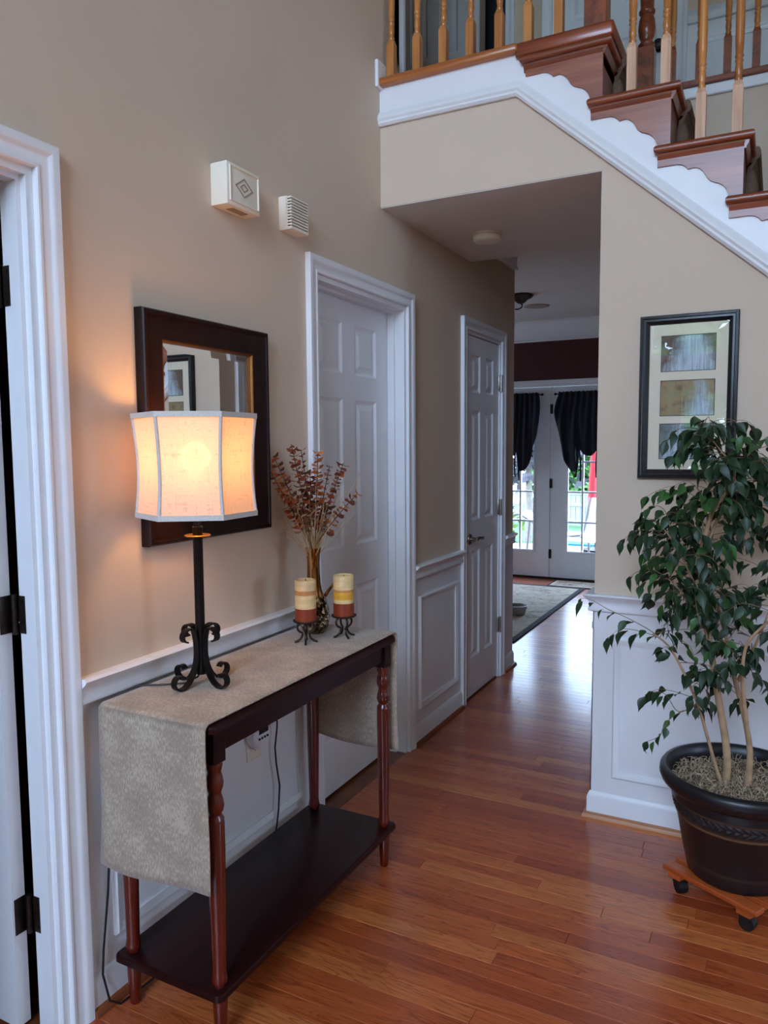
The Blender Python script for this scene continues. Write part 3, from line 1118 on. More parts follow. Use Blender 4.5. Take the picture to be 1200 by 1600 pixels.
tt = MB()
bm = bmesh.new()
bmesh.ops.create_cube(bm, size=1)
for v in bm.verts:
    v.co = V((tcx + v.co.x * (TX1 - TX0), tcy + v.co.y * (TY1 - TY0), ZT - 0.010 + v.co.z * 0.020))
ve = [e for e in bm.edges if abs(e.verts[0].co.z - e.verts[1].co.z) > 0.01]
bmesh.ops.bevel(bm, geom=ve, offset=0.022, segments=5, affect='EDGES', profile=0.5)
te = [e for e in bm.edges if all(v.co.z > ZT - 0.001 for v in e.verts)]
bmesh.ops.bevel(bm, geom=te, offset=0.010, segments=3, affect='EDGES', profile=0.5)
bm.verts.index_update()
tt.add([v.co for v in bm.verts], [[v.index for v in f.verts] for f in bm.faces])
bm.free()
CT(tt, 'table_top', M['mahog'], 40)
LX = (0.066, 0.345)
LY = (1.330, 2.183)
ap = MB()
ap.box(LX[1] - 0.008, LX[1] + 0.010, LY[0], LY[1], 0.712, 0.773)
ap.box(LX[0] - 0.010, LX[0] + 0.008, LY[0], LY[1], 0.712, 0.773)
CT(ap, 'apron', M['mahog'])
ap = MB()
ap.box(LX[0], LX[1], LY[0] - 0.010, LY[0] + 0.008, 0.712, 0.773)
ap.box(LX[0], LX[1], LY[1] - 0.008, LY[1] + 0.010, 0.712, 0.773)
CT(ap, 'end_apron', M['mahog'])
sh = MB()
bm = bmesh.new()
bmesh.ops.create_cube(bm, size=1)
SX0, SX1, SY0, SY1 = 0.034, 0.376, 1.292, 2.220
for v in bm.verts:
    v.co = V(((SX0 + SX1) / 2 + v.co.x * (SX1 - SX0), (SY0 + SY1) / 2 + v.co.y * (SY1 - SY0), 0.134 + v.co.z * 0.018))
ve = [e for e in bm.edges if abs(e.verts[0].co.z - e.verts[1].co.z) > 0.01]
bmesh.ops.bevel(bm, geom=ve, offset=0.016, segments=4, affect='EDGES', profile=0.5)
te = [e for e in bm.edges if all(v.co.z > 0.1425 for v in e.verts)]
bmesh.ops.bevel(bm, geom=te, offset=0.006, segments=2, affect='EDGES', profile=0.5)
bm.verts.index_update()
sh.add([v.co for v in bm.verts], [[v.index for v in f.verts] for f in bm.faces])
bm.free()
CT(sh, 'shelf', M['mahog'], 40)
LEG = [(0.0, 0.0), (0.012, 0.0), (0.014, 0.004), (0.0165, 0.06), (0.0185, 0.118), (0.0165, 0.124), (0.0165, 0.144), (0.0185, 0.148), (0.0195, 0.158), (0.0175, 0.168), (0.0165, 0.178), (0.0205, 0.40), (0.0215, 0.545), (0.0205, 0.556), (0.0150, 0.563), (0.0150, 0.567), (0.0195, 0.575), (0.0215, 0.586), (0.0195, 0.600), (0.0150, 0.614), (0.0160, 0.620), (0.0200, 0.630), (0.0215, 0.642), (0.0190, 0.656), (0.0160, 0.666), (0.0175, 0.672), (0.0200, 0.684), (0.0185, 0.692), (0.0170, 0.696)]
leg_me = MB().lathe(LEG, (0, 0, 0), 20).mesh('leg', M['mahogleg'], 50)
blk_me = MB().bbox(-0.020, 0.020, -0.020, 0.020, 0.690, 0.773, 0.003).mesh('leg_block', M['mahog'])
for lx in LX:
    for ly in LY:
        o = obj('leg', leg_me, ct)
        o.location = (lx - tcx, ly - tcy, 0)
        b = obj('leg_block', blk_me, o)
        b.location = (0, 0, 0)

# ---- table runner: mottled cloth over the top, hanging down at both ends
RX0, RX1 = 0.040, 0.372
prof = []
drop = 0.405


def arc(cx, cz, r, a0, a1, n):
    return [(cx + r * math.cos(a0 + (a1 - a0) * i / n), cz + r * math.sin(a0 + (a1 - a0) * i / n)) for i in range(n + 1)]


zt_ = ZT + 0.003
near = [(TY0 - 0.012, zt_ - drop + (0.012 - 0.002) + i * (drop - 0.014) / 18) for i in range(19)]
pr = near + arc(TY0 + 0.004, zt_ - 0.014, 0.016, PI, PI / 2, 5)[1:]
pr += [(TY0 + 0.004 + (TY1 - TY0 - 0.008) * i / 30, zt_ + 0.002) for i in range(1, 31)]
pr += arc(TY1 - 0.004, zt_ - 0.014, 0.016, PI / 2, 0, 5)[1:]
pr += [(TY1 + 0.012, zt_ - 0.014 - i * (drop - 0.016) / 18) for i in range(1, 19)]
nx = 14
vs_, fs, uv = [], [], []
s_acc = 0
for i, (yy, zz) in enumerate(pr):
    if i:
        s_acc += math.hypot(pr[i][0] - pr[i - 1][0], pr[i][1] - pr[i - 1][1])
    hang = max(0.0, (ZT - zz) / drop)
    for j in range(nx + 1):
        t = j / nx
        x = RX0 + (RX1 - RX0) * t
        w = 0.006 * hang * math.sin(t * 7.0 + (0 if yy < 1.6 else 2)) + 0.010 * hang * hang * math.cos(t * 3.2)
        yy2 = yy - w if yy < 1.6 else yy + abs(w) * 0.5
        x2 = x + hang * (0.004 if yy < 1.6 else -0.004) * math.sin(zz * 14)
        z2 = zz - 0.010 * hang * math.sin(PI * t) - (0.004 * hang * t)
        vs_.append((x2, yy2, z2))
        uv.append((t * 0.34, s_acc))
for i in range(len(pr) - 1):
    for j in range(nx):
        a = i * (nx + 1) + j
        fs.append((a, a + 1, a + nx + 2, a + nx + 1))
me = bpy.data.meshes.new('table_runner')
me.from_pydata(vs_, [], fs)
ul = me.uv_layers.new(name='UVMap')
for lp in me.loops:
    ul.data[lp.index].uv = uv[lp.vertex_index]
me.materials.append(M['runner'])
me.polygons.foreach_set('use_smooth', [True] * len(me.polygons))
rn = obj('table_runner', me)
tag(rn, 'mottled beige cloth runner hanging over both ends of the console table', 'table runner')
md = rn.modifiers.new('thick', 'SOLIDIFY')
md.thickness = 0.003
md.offset = 1.0
zc = ZT + 0.0055        # top of the cloth
zc = ZT + 0.0085

# ---- table lamp
LC = V((0.166, 1.500, zc))
lamp = thing('table_lamp', LC, 'lit table lamp with six-sided linen shade and black scrolled iron base', 'lamp')
MB().lathe([(0.0, 0.0), (0.0125, 0.0), (0.0135, 0.01), (0.0125, 0.02), (0.0125, 0.375), (0.014, 0.378), (0.014, 0.386), (0.010, 0.388), (0.010, 0.47)], (0, 0, 0.028), 20).build('pole', M['iron'], lamp, 40)
MB().lathe([(0.012, 0.0), (0.030, 0.001), (0.034, 0.004), (0.032, 0.006), (0.012, 0.005)], (0, 0, 0.388), 28, caps=False).build('drip_collar', M['brass'], lamp, 40)
# four scrolled straps: S shape in the vertical plane through the axis


def spiral(c, r0, r1, a0, a1, n):
    return [(c[0] + (r0 + (r1 - r0) * i / n) * math.cos(a0 + (a1 - a0) * i / n), c[1] + (r0 + (r1 - r0) * i / n) * math.sin(a0 + (a1 - a0) * i / n)) for i in range(n + 1)]


def bez(p0, p1, p2, p3, n):
    out = []
    for i in range(n + 1):
        t = i / n
        a, b, c_, d = (1 - t) ** 3, 3 * t * (1 - t) ** 2, 3 * t * t * (1 - t), t ** 3
        out.append((a * p0[0] + b * p1[0] + c_ * p2[0] + d * p3[0], a * p0[1] + b * p1[1] + c_ * p2[1] + d * p3[1]))
    return out


topc = (0.040, 0.132)
botc = (0.066, 0.0255)
curve = spiral(topc, 0.011, 0.0245, -1.2, 2.3, 14)            # top curl: inside end outwards over the top
curve += bez(curve[-1], (0.018, 0.135), (0.0145, 0.115), (0.0150, 0.085), 8)[1:]
curve += bez((0.0150, 0.085), (0.0155, 0.055), (0.030, 0.010), (0.058, 0.0035), 10)[1:]
curve += spiral(botc, 0.0235, 0.010, -1.95 + 0.25, 2.6, 14)[1:]
view = math.atan2(-LC.y, CAM.x - LC.x)
for k in range(4):
    a = math.radians(-6 + 90 * k)
    pts = [((0.015 + (r - 0.015) * 1.12) * math.cos(a), (0.015 + (r - 0.015) * 1.12) * math.sin(a), z) for r, z in curve]
    MB().strap(pts, (-math.sin(a), math.cos(a), 0), 0.018, 0.004).build('scroll_strap', M['iron'], lamp, 40)
# six-sided shade with slightly waisted panels
RT, RB, HS = 0.152, 0.149, 0.256
ZSH = 0.444
a0 = math.radians(-49 + 30 - 6)
hexn = 6


def shade_r(t):
    return RB + (RT - RB) * t - 0.011 * math.sin(PI * t) * (1 - 0.25 * t)


shade = None
ns = 12
for k in range(hexn):
    A0, A1 = a0 + k * PI / 3, a0 + (k + 1) * PI / 3
    vs_, fs, uv = [], [], []
    nt = 6
    for i in range(ns + 1):
        t = i / ns
        r = shade_r(t)
        p0 = V((r * math.cos(A0), r * math.sin(A0), ZSH + HS * t))
        p1 = V((r * math.cos(A1), r * math.sin(A1), ZSH + HS * t))
        for j in range(nt + 1):
            vs_.append(p0.lerp(p1, j / nt))
            uv.append((k * 0.17 + 0.16 * j / nt, t * HS))
    for i in range(ns):
        for j in range(nt):
            a = i * (nt + 1) + j
            fs.append((a, a + 1, a + nt + 2, a + nt + 1))
    me = bpy.data.meshes.new('shade_panel')
    me.from_pydata([tuple(v) for v in vs_], [], fs)
    ul = me.uv_layers.new(name='UVMap')
    for lp in me.loops:
        ul.data[lp.index].uv = uv[lp.vertex_index]
    me.materials.append(M['shade'])
    me.polygons.foreach_set('use_smooth', [True] * len(me.polygons))
    o = obj('shade_panel', me, lamp)
    rib = MB().tube([((shade_r(i / ns) + 0.001) * math.cos(A0), (shade_r(i / ns) + 0.001) * math.sin(A0), ZSH + HS * i / ns) for i in range(ns + 1)], 0.0042, 8)
    rib.build('shade_rib', M['shadetrim'], lamp, 60)
for z, r in ((ZSH + 0.004, RB), (ZSH + HS - 0.003, RT)):
    pth = [(r * math.cos(a0 + k * PI / 3), r * math.sin(a0 + k * PI / 3), z) for k in range(6)]
    MB().sweep(pth, (0, 0, 1), [(-0.0045, -0.007), (0.003, -0.007), (0.003, 0.006), (-0.0045, 0.006)], True).build('shade_edge', M['shadetrim'], lamp)
bl = MB().lathe([(0.0, 0.058), (0.010, 0.054), (0.020, 0.044), (0.025, 0.030), (0.022, 0.016), (0.014, -0.012), (0.013, -0.03), (0.0, -0.03)], (0, 0, ZSH + 0.12), 20, caps=False)
bl.build('bulb', M['bulb'], lamp, 60)
MB().lathe([(0.0, 0), (0.016, 0), (0.018, 0.05), (0.016, 0.06), (0, 0.06)], (0, 0, ZSH + 0.03), 16, caps=False).build('socket', M['brass'], lamp, 40)
pl = bpy.data.lights.new('lamp_glow', 'POINT')
pl.energy = 3.5
pl.color = (1.0, 0.48, 0.13)
pl.shadow_soft_size = 0.038
po = bpy.data.objects.new('lamp_glow', pl)
COL.objects.link(po)
po.parent = lamp
po.location = (0, 0, ZSH + 0.150)
MB().tube([(0.005, 0.0, 0.045), (-0.008, -0.006, 0.020), (-0.03, -0.03, 0.007), (-0.09, -0.07, 0.0045), (-0.125, -0.085, 0.004), (-0.140, -0.10, 0.0)], 0.0024, 8).build('cord', M['blackplastic'], lamp, 60)

# ---- wall mirror
my0, my1, mz0, mz1 = 1.470, 2.012, 1.158, 1.780
mir = thing('wall_mirror', (0.0, (my0 + my1) / 2, mz0), 'rectangular wall mirror in a wide dark espresso wood frame', 'mirror')
mcy = (my0 + my1) / 2
FRM = [(0, 0.0), (0, 0.026), (0.004, 0.031), (0.012, 0.032), (0.018, 0.028), (0.022, 0.026), (0.070, 0.022), (0.074, 0.022), (0.074, 0.0)]
path = [(0.001, my0 - mcy, 0), (0.001, my1 - mcy, 0), (0.001, my1 - mcy, mz1 - mz0), (0.001, my0 - mcy, mz1 - mz0)]
MB().sweep(path, (1, 0, 0), FRM, True).build('frame', M['espresso'], mir, 40)
MB().sweep(path, (1, 0, 0), [(0.074, 0.004), (0.074, 0.0225), (0.076, 0.0235), (0.079, 0.020), (0.080, 0.016), (0.080, 0.004)], True).build('gold_slip', plain('dull_gold_slip', sc(120, 74, 30), 0.4, 0.7), mir, 40)
g0, g1, h0, h1 = my0 - mcy + 0.080, my1 - mcy - 0.080, 0.080, mz1 - mz0 - 0.080
bv, dp = 0.022, 0.0020
gm = MB().add([(0.012, g0, h0), (0.012, g1, h0), (0.012, g1, h1), (0.012, g0, h1), (0.012 + dp, g0 + bv, h0 + bv), (0.012 + dp, g1 - bv, h0 + bv), (0.012 + dp, g1 - bv, h1 - bv), (0.012 + dp, g0 + bv, h1 - bv)],
              [(4, 5, 6, 7), (0, 1, 5, 4), (1, 2, 6, 5), (2, 3, 7, 6), (3, 0, 4, 7)])
go = gm.build('bevelled_glass', M['mirror'], mir)

# ---- wall boxes above the mirror
ch = thing('door_chime', (0, 1.862, 2.175), 'ivory plastic door chime box with a diamond emblem', 'door chime')
bx = MB().bbox(0.0, 0.061, -0.077, 0.077, -0.058, 0.062, 0.003)
bx.build('case', M['ivory'], ch, 40)
fp = MB().sweep([(0.061, -0.066, -0.046), (0.061, 0.070, -0.046), (0.061, 0.070, 0.054), (0.061, -0.066, 0.054)], (1, 0, 0), [(0, -0.001), (0, 0.004), (0.003, 0.004), (0.004, -0.001)], True)
fp.build('front_border', M['ivory'], ch)
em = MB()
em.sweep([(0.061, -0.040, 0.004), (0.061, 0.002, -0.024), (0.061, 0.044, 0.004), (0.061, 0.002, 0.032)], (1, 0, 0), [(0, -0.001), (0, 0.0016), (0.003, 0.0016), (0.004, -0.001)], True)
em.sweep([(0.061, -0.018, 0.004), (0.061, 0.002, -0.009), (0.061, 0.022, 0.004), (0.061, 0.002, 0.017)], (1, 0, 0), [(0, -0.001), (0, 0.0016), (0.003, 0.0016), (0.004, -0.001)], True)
em.build('diamond_emblem', M['ivory_dark'], ch)  # shade along the emblem lines is put into the colour
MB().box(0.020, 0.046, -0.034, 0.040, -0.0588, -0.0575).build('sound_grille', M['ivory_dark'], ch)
sr = thing('alarm_sounder', (0, 2.175, 2.186), 'small ivory alarm sounder with louvred front near the door casing', 'alarm')
MB().bbox(0.0, 0.034, -0.050, 0.050, -0.056, 0.052, 0.002).build('case', M['ivory'], sr)
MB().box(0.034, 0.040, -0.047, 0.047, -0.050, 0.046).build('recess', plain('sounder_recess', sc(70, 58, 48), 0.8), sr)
for k in range(11):
    z = -0.049 + k * 0.0095
    MB().box(0.030, 0.051, -0.050, 0.050, z - (0.006 if k == 0 else 0.0026), z + 0.0026).build('louvre', M['ivory'], sr)

# ---- outlet, plug-in timer, black cord
ot = thing('wall_outlet', (0.003, 1.922, 0.468), 'ivory duplex outlet on the wainscot under the table', 'outlet')
MB().bbox(0, 0.006, -0.037, 0.037, -0.060, 0.060, 0.003).build('cover_plate', M['ivory'], ot)
for dz in (-0.021, 0.021):
    q = MB().bbox(0.005, 0.008, -0.017, 0.017, dz - 0.014, dz + 0.014, 0.002).build('socket_face', M['ivory'], ot)
    qq = MB()
    qq.box(0.0075, 0.0083, -0.008, -0.006, dz - 0.004, dz + 0.005)
    qq.box(0.0075, 0.0083, 0.006, 0.008, dz - 0.004, dz + 0.005)
    qq.box(0.0075, 0.0083, -0.002, 0.002, dz - 0.010, dz - 0.006)
    qq.build('slot', M['blackplastic'], q)
tm = thing('plug_timer', (0.011, 1.922, 0.492), 'white plug-in lamp timer with small buttons on the outlet', 'timer')
mb = MB()
mb.lathe([(0.0, 0.0), (0.038, 0.0), (0.042, 0.004), (0.042, 0.028), (0.037, 0.034), (0.0, 0.034)], (0, 0, 0), 24, caps=False)
mb.v = [(p[2], p[0] * 1.05, p[1] * 1.0) for p in mb.v]
mb.build('case', M['plastic'], tm, 40)
MB().bbox(0.033, 0.036, -0.022, 0.026, 0.010, 0.028, 0.001).build('display', M['blackplastic'], tm)
for k in range(4):
    b = MB().lathe([(0, 0), (0.004, 0), (0.004, 0.003), (0, 0.0035)], (0, 0, 0), 10, caps=False)
    b.v = [(0.034 + p[2], -0.021 + k * 0.014 + p[0], -0.004 + p[1]) for p in b.v]
    b.build('button', M['blackplastic'], tm)
cr = MB().tube([(0.030, 1.970, 0.510), (0.036, 1.980, 0.520), (0.040, 1.998, 0.522), (0.036, 2.012, 0.510), (0.030, 2.018, 0.48), (0.028, 2.008, 0.42), (0.027, 2.015, 0.36), (0.028, 2.030, 0.28), (0.028, 2.022, 0.20), (0.022, 2.02, 0.15), (0.022, 2.0, 0.09), (0.035, 1.90, 0.025), (0.05, 1.6, 0.006), (0.05, 1.4, 0.006), (0.045, 1.30, 0.008), (0.035, 1.275, 0.03), (0.022, 1.268, 0.10), (0.020, 1.275, 0.16), (0.016, 1.30, 0.30), (0.014, 1.32, 0.5), (0.014, 1.36, 0.70)], 0.003, 8).build('power_cord', M['blackplastic'], None, 60)
tag(cr, 'thin black power cord hanging from the timer behind the table', 'cord')

# ---- smoke detector
sd = thing('smoke_detector', (0.259, 3.423, ZS), 'round ivory smoke detector on the hallway ceiling', 'smoke detector')
MB().lathe([(0.0, 0.0), (0.068, 0.0), (0.070, -0.006), (0.069, -0.012), (0.064, -0.014)], (0, 0, 0), 32).build('mount_ring', M['ivory'], sd, 40)
MB().lathe([(0.062, -0.012), (0.066, -0.018), (0.065, -0.032), (0.058, -0.040), (0.040, -0.043), (0.0, -0.044)], (0, 0, 0), 32, caps=False).build('cover', M['ivory'], sd, 40)

# ---- vase of gold glass with faceted shards in the belly
vz = thing('vase', (0.128, 2.105, zc), 'gold glass vase with a mosaic-crackle belly and slim neck', 'vase')


def mk_goldglass():
    t = NT('gold_lustre_glass')
    t.setp(Roughness=0.05, Metallic=0.95)
    f = t.noise(t.mapping('Object', (60, 60, 6)), 1.0, 3)
    t.link(t.ramp(f, [(0.3, sc(96, 56, 26)), (0.5, sc(176, 124, 70)), (0.7, sc(230, 198, 150))]), t.b.inputs['Base Color'])
    return t.m


def mk_mosaic():
    t = NT('silver_gold_mosaic')
    t.setp(Roughness=0.12, Metallic=0.85)
    vo = t.node('ShaderNodeTexVoronoi')
    vo.inputs['Scale'].default_value = 85
    t.link(t.mapping('Object'), vo.inputs['Vector'])
    t.link(t.ramp(vo.outputs['Color'], [(0.1, sc(70, 52, 34)), (0.4, sc(150, 128, 96)), (0.7, sc(208, 194, 168)), (0.9, sc(240, 232, 214))], 'CONSTANT'), t.b.inputs['Base Color'])
    v2 = t.node('ShaderNodeTexVoronoi')
    v2.inputs['Scale'].default_value = 85
    t.link(t.mapping('Object'), v2.inputs['Vector'])
    t.bump(v2.outputs['Distance'], 0.9, 0.006)
    return t.m


M['goldglass'] = mk_goldglass()
M['mosaic'] = mk_mosaic()
MB().lathe([(0.0, 0.004), (0.034, 0.0), (0.043, 0.010), (0.050, 0.030), (0.053, 0.055), (0.050, 0.080), (0.043, 0.105), (0.036, 0.122)], (0, 0, 0), 32, caps=False).build('mosaic_belly', M['mosaic'], vz, 60)
MB().lathe([(0.036, 0.122), (0.028, 0.140), (0.0235, 0.165), (0.0215, 0.20), (0.0205, 0.235), (0.0225, 0.262), (0.0265, 0.280), (0.0275, 0.284), (0.0255, 0.284), (0.0205, 0.262), (0.0185, 0.23), (0.0195, 0.18)], (0, 0, 0), 28, caps=False).build('neck', M['goldglass'], vz, 60)
hd = MB().tube([(0.028, 0.022, 0.118), (0.045, 0.030, 0.145), (0.056, 0.034, 0.160), (0.066, 0.036, 0.163), (0.070, 0.037, 0.155), (0.066, 0.036, 0.148)], [0.006, 0.005, 0.005, 0.0045, 0.004, 0.004], 8)
hd.build('curl_ornament', M['goldglass'], vz, 60)

# ---- dried eucalyptus branches standing in the vase
eu_mats = [plain('dried_leaf_rust', sc(178, 92, 44), 0.7, var=0.3, scale=60), plain('dried_leaf_brown', sc(128, 64, 44), 0.7, var=0.3, scale=60), plain('dried_leaf_tan', sc(198, 118, 62), 0.7, var=0.3, scale=60)]
stem_mat = plain('dried_stem', sc(104, 66, 48), 0.8, var=0.2)


def coin_leaf(mat):
    vs_ = [(0, 0, 0)]
    n = 8
    for i in range(n):
        a = 2 * PI * i / n
        r = 0.5 * (1 + 0.12 * math.cos(a * 2 + 1))
        vs_.append((0.45 + r * math.cos(a), r * 0.92 * math.sin(a), 0.10 * math.cos(2 * a)))
    vs_.append((0.45, 0, -0.06))
    c_ = len(vs_) - 1
    fs = [(c_, 1 + i, 1 + (i + 1) % n) for i in range(n)]
    mb = MB().add(vs_[0:], fs)
    me_ = mb.mesh('leaf', mat, 180)
    return me_


eu_leaf = [coin_leaf(m_) for m_ in eu_mats]
VT = V((0.128, 2.105, zc + 0.275))


def branch(tip_px, y_tip, bend, label, dens=0.0112, s0=0.0275, leaf_from=0.25, mix=None, n_max=40):
    tip = at(tip_px[0], tip_px[1], y_tip)
    base = V((0.128 + rng.uniform(-.006, .006), 2.105 + rng.uniform(-.006, .006), zc + 0.12))
    p1 = VT + V((rng.uniform(-.008, .008), rng.uniform(-.008, .008), 0.0))
    root = thing('eucalyptus_branch', base, label, 'dried branch', 0, 'dried eucalyptus branches in the vase')
    L = (tip - p1)
    ctrl = p1 + L * 0.45 + V((0, 0, bend)) 
    pts = [base, p1]
    for i in range(1, 13):
        t = i / 12
        pts.append(p1 * (1 - t) ** 2 + ctrl * (2 * t * (1 - t)) + tip * t * t)
    MB().tube([p - base for p in pts], [0.0022] * 2 + [0.0022 - 0.0010 * i / 12 for i in range(1, 13)], 6).build('stem', stem_mat, root, 60)
    cum, total = [], 0
    for i in range(1, len(pts) - 1):
        total += (pts[i + 1] - pts[i]).length
    d = total * leaf_from
    k = 0
    while d < total and k < n_max:
        acc = 0
        for i in range(1, len(pts) - 1):
            sl = (pts[i + 1] - pts[i]).length
            if acc + sl >= d:
                p = pts[i].lerp(pts[i + 1], (d - acc) / sl)
                tdir = (pts[i + 1] - pts[i]).normalized()
                break
            acc += sl
        size = s0 * (1.15 - 0.45 * d / total) * rng.uniform(0.8, 1.3)
        ang = k * 1.7 + rng.uniform(-.4, .4)
        side = tdir.orthogonal().normalized()
        side = (Matrix.Rotation(ang, 3, tdir) @ side)
        for sg in (1, -1):
            x_ = (side * sg + tdir * rng.uniform(0.1, 0.5)).normalized()
            z_ = (tdir + V((rng.uniform(-.5, .5), rng.uniform(-.5, .5), rng.uniform(-.3, .3)))).normalized()
            y_ = z_.cross(x_).normalized()
            z_ = x_.cross(y_)
            o = obj('leaf', eu_leaf[rng.choice(mix or (0, 0, 1, 1, 2))], root)
            mm = Matrix((x_, y_, z_)).transposed().to_4x4()
            o.matrix_local = Matrix.Translation(p - base) @ mm @ Matrix.Scale(size, 4)
        d += dens * rng.uniform(0.8, 1.2)
        k += 1
    return root


branch((423, 737), 2.02, 0.00, 'dried rust eucalyptus branch leaning lowest towards the mirror', mix=(0, 0, 2))
branch((427, 712), 2.04, 0.02, 'dried rust eucalyptus branch reaching highest towards the mirror frame', mix=(0, 2, 1))
branch((455, 694), 2.05, 0.01, 'dark dried eucalyptus branch standing tallest in the vase', mix=(1, 1, 0))
branch((470, 702), 2.12, 0.05, 'dried eucalyptus branch with its tip bent over the middle', mix=(1, 0), dens=0.018)
branch((497, 708), 2.10, 0.0, 'upright rust eucalyptus branch in the centre of the vase', mix=(0, 2, 0))
branch((484, 735), 2.08, 0.0, 'short dark eucalyptus branch in the middle of the bunch', mix=(1, 1, 0))
branch((537, 723), 2.14, 0.0, 'dark dried eucalyptus branch leaning towards the door', mix=(1, 1, 1, 0))
branch((559, 771), 2.16, 0.02, 'lowest dried eucalyptus branch reaching over the right candle', mix=(0, 2, 1), dens=0.016, leaf_from=0.3)
branch((515, 728), 2.12, 0.03, 'thin dark eucalyptus branch between the centre and the door', mix=(1,), dens=0.016, s0=0.018)
# curly dried grass
gr = MB()
for i in range(64):
    a = rng.uniform(0, 2 * PI)
    h = rng.uniform(0.16, 0.43)
    sp = rng.uniform(0.03, 0.19)
    p = VT + V((0, 0, -0.03))
    pts = []
    cf, ca = rng.uniform(5, 11), rng.uniform(0.004, 0.02)
    sx_ = 0.55 if math.cos(a) < 0 else 1.0
    for k in range(22):
        t = k / 21
        curl = max(0, t - 0.45) * ca * 1.8
        pts.append(p + V((math.cos(a) * sp * sx_ * t ** 0.8 + curl * math.cos(cf * 3 * t), math.sin(a) * sp * t ** 0.8 + curl * math.sin(cf * 3 * t), h * t * (1.0 - 0.25 * t) + curl * math.sin(cf * 3 * t + 1))))
    gr.tube(pts, [0.0011 - 0.0008 * k / 21 for k in range(22)], 4)
for i in range(26):       # straight straw close to the neck
    a = rng.uniform(0, 2 * PI)
    sp = rng.uniform(0.02, 0.07)
    p = VT + V((0, 0, -0.02))
    gr.tube([p + V((math.cos(a) * sp * t ** 1.3, math.sin(a) * sp * t ** 1.3, rng.uniform(0.9, 1.1) * 0.14 * t)) for t in (0, .25, .5, .75, 1)], [0.0016, 0.0016, 0.0014, 0.001, 0.0004], 4)
go = gr.build('dried_grass', plain('straw', sc(190, 162, 118), 0.7, var=0.25, scale=50), None, 60)
tag(go, 'wispy curled dried grass around the eucalyptus branches', 'dried grass', kind='stuff')


# ---- pillar candles on scrolled stands
def candle_set(loc, which, bands):
    st = thing('candle_stand', loc, 'small dark iron candle stand with curled legs under the %s candle' % which, 'candle stand', rng.uniform(0, 1), 'candle stands')
    MB().lathe([(0.0, 0.0), (0.036, 0.0), (0.041, 0.003), (0.041, 0.006), (0.034, 0.005), (0.0, 0.005)], (0, 0, 0.067), 28, caps=False).build('dish', M['bronze'], st, 40)
    for k in range(4):
        a = k * PI / 2
        c_ = bez((0.010, 0.067), (0.034, 0.065), (0.032, 0.036), (0.012, 0.032), 8) + bez((0.012, 0.032), (0.008, 0.018), (0.022, 0.004), (0.036, 0.0035), 8)[1:]
        pts = [(r * math.cos(a), r * math.sin(a), z) for r, z in c_]
        MB().tube(pts, 0.0036, 8).build('leg', M['bronze'], st, 60)
    cn = thing('pillar_candle', (loc[0], loc[1], loc[2] + 0.0725), 'layered pillar candle in cream, %s and rust on an iron stand' % which, 'candle', 0, 'pillar candles')
    R = 0.0335
    for (z0, z1, nm, mt) in bands:
        e = 0.0
        pr = [(R * 0.999, z0), (R, z0 + 0.002), (R, z1 - 0.002), (R * 0.999, z1)]
        if z1 > 0.125:
            pr = [(R, z0), (R, z1 - 0.004), (R - 0.003, z1), (R - 0.006, z1), (R - 0.010, z1 - 0.006), (0.0, z1 - 0.008)]
        MB().lathe([(0.0, z0)] + pr + ([] if z1 > 0.125 else [(0.0, z1)]), (0, 0, 0), 32, caps=False).build(nm, mt, cn, 50)
    MB().tube([(0, 0, 0.118), (0.001, 0, 0.128), (0.002, 0.001, 0.132)], 0.0013, 6).build('wick', M['rubber'], cn)


def wax(name, c):
    t = NT(name)
    t.setp(Roughness=0.45)
    t.b.inputs['Subsurface Weight'].default_value = 0.3
    t.b.inputs['Subsurface Radius'].default_value = (0.02, 0.01, 0.005)
    f = t.noise(t.mapping('Object', (1, 1, 2.5)), 26, 4)
    t.link(t.ramp(f, [(0.3, tuple(k * 0.82 for k in c)), (0.7, tuple(min(1, k * 1.12) for k in c))]), t.b.inputs['Base Color'])
    return t.m


wx = dict(cream=wax('wax_cream', sc(226, 192, 136)), tan=wax('wax_tan', sc(200, 134, 74)), rust=wax('wax_rust', sc(138, 52, 20)), yellow=wax('wax_yellow', sc(224, 166, 48)))
candle_set((0.181, 1.974, zc), 'pale tan', [(0, 0.040, 'rust_layer', wx['rust']), (0.040, 0.083, 'cream_layer', wx['cream']), (0.083, 0.097, 'tan_layer', wx['tan']), (0.097, 0.130, 'top_layer', wx['cream'])])
candle_set((0.252, 2.090, zc), 'bright yellow', [(0, 0.042, 'rust_layer', wx['rust']), (0.042, 0.054, 'cream_layer', wx['cream']), (0.054, 0.078, 'yellow_layer', wx['yellow']), (0.078, 0.086, 'tan_layer', wx['tan']), (0.086, 0.132, 'top_layer', wx['cream'])])

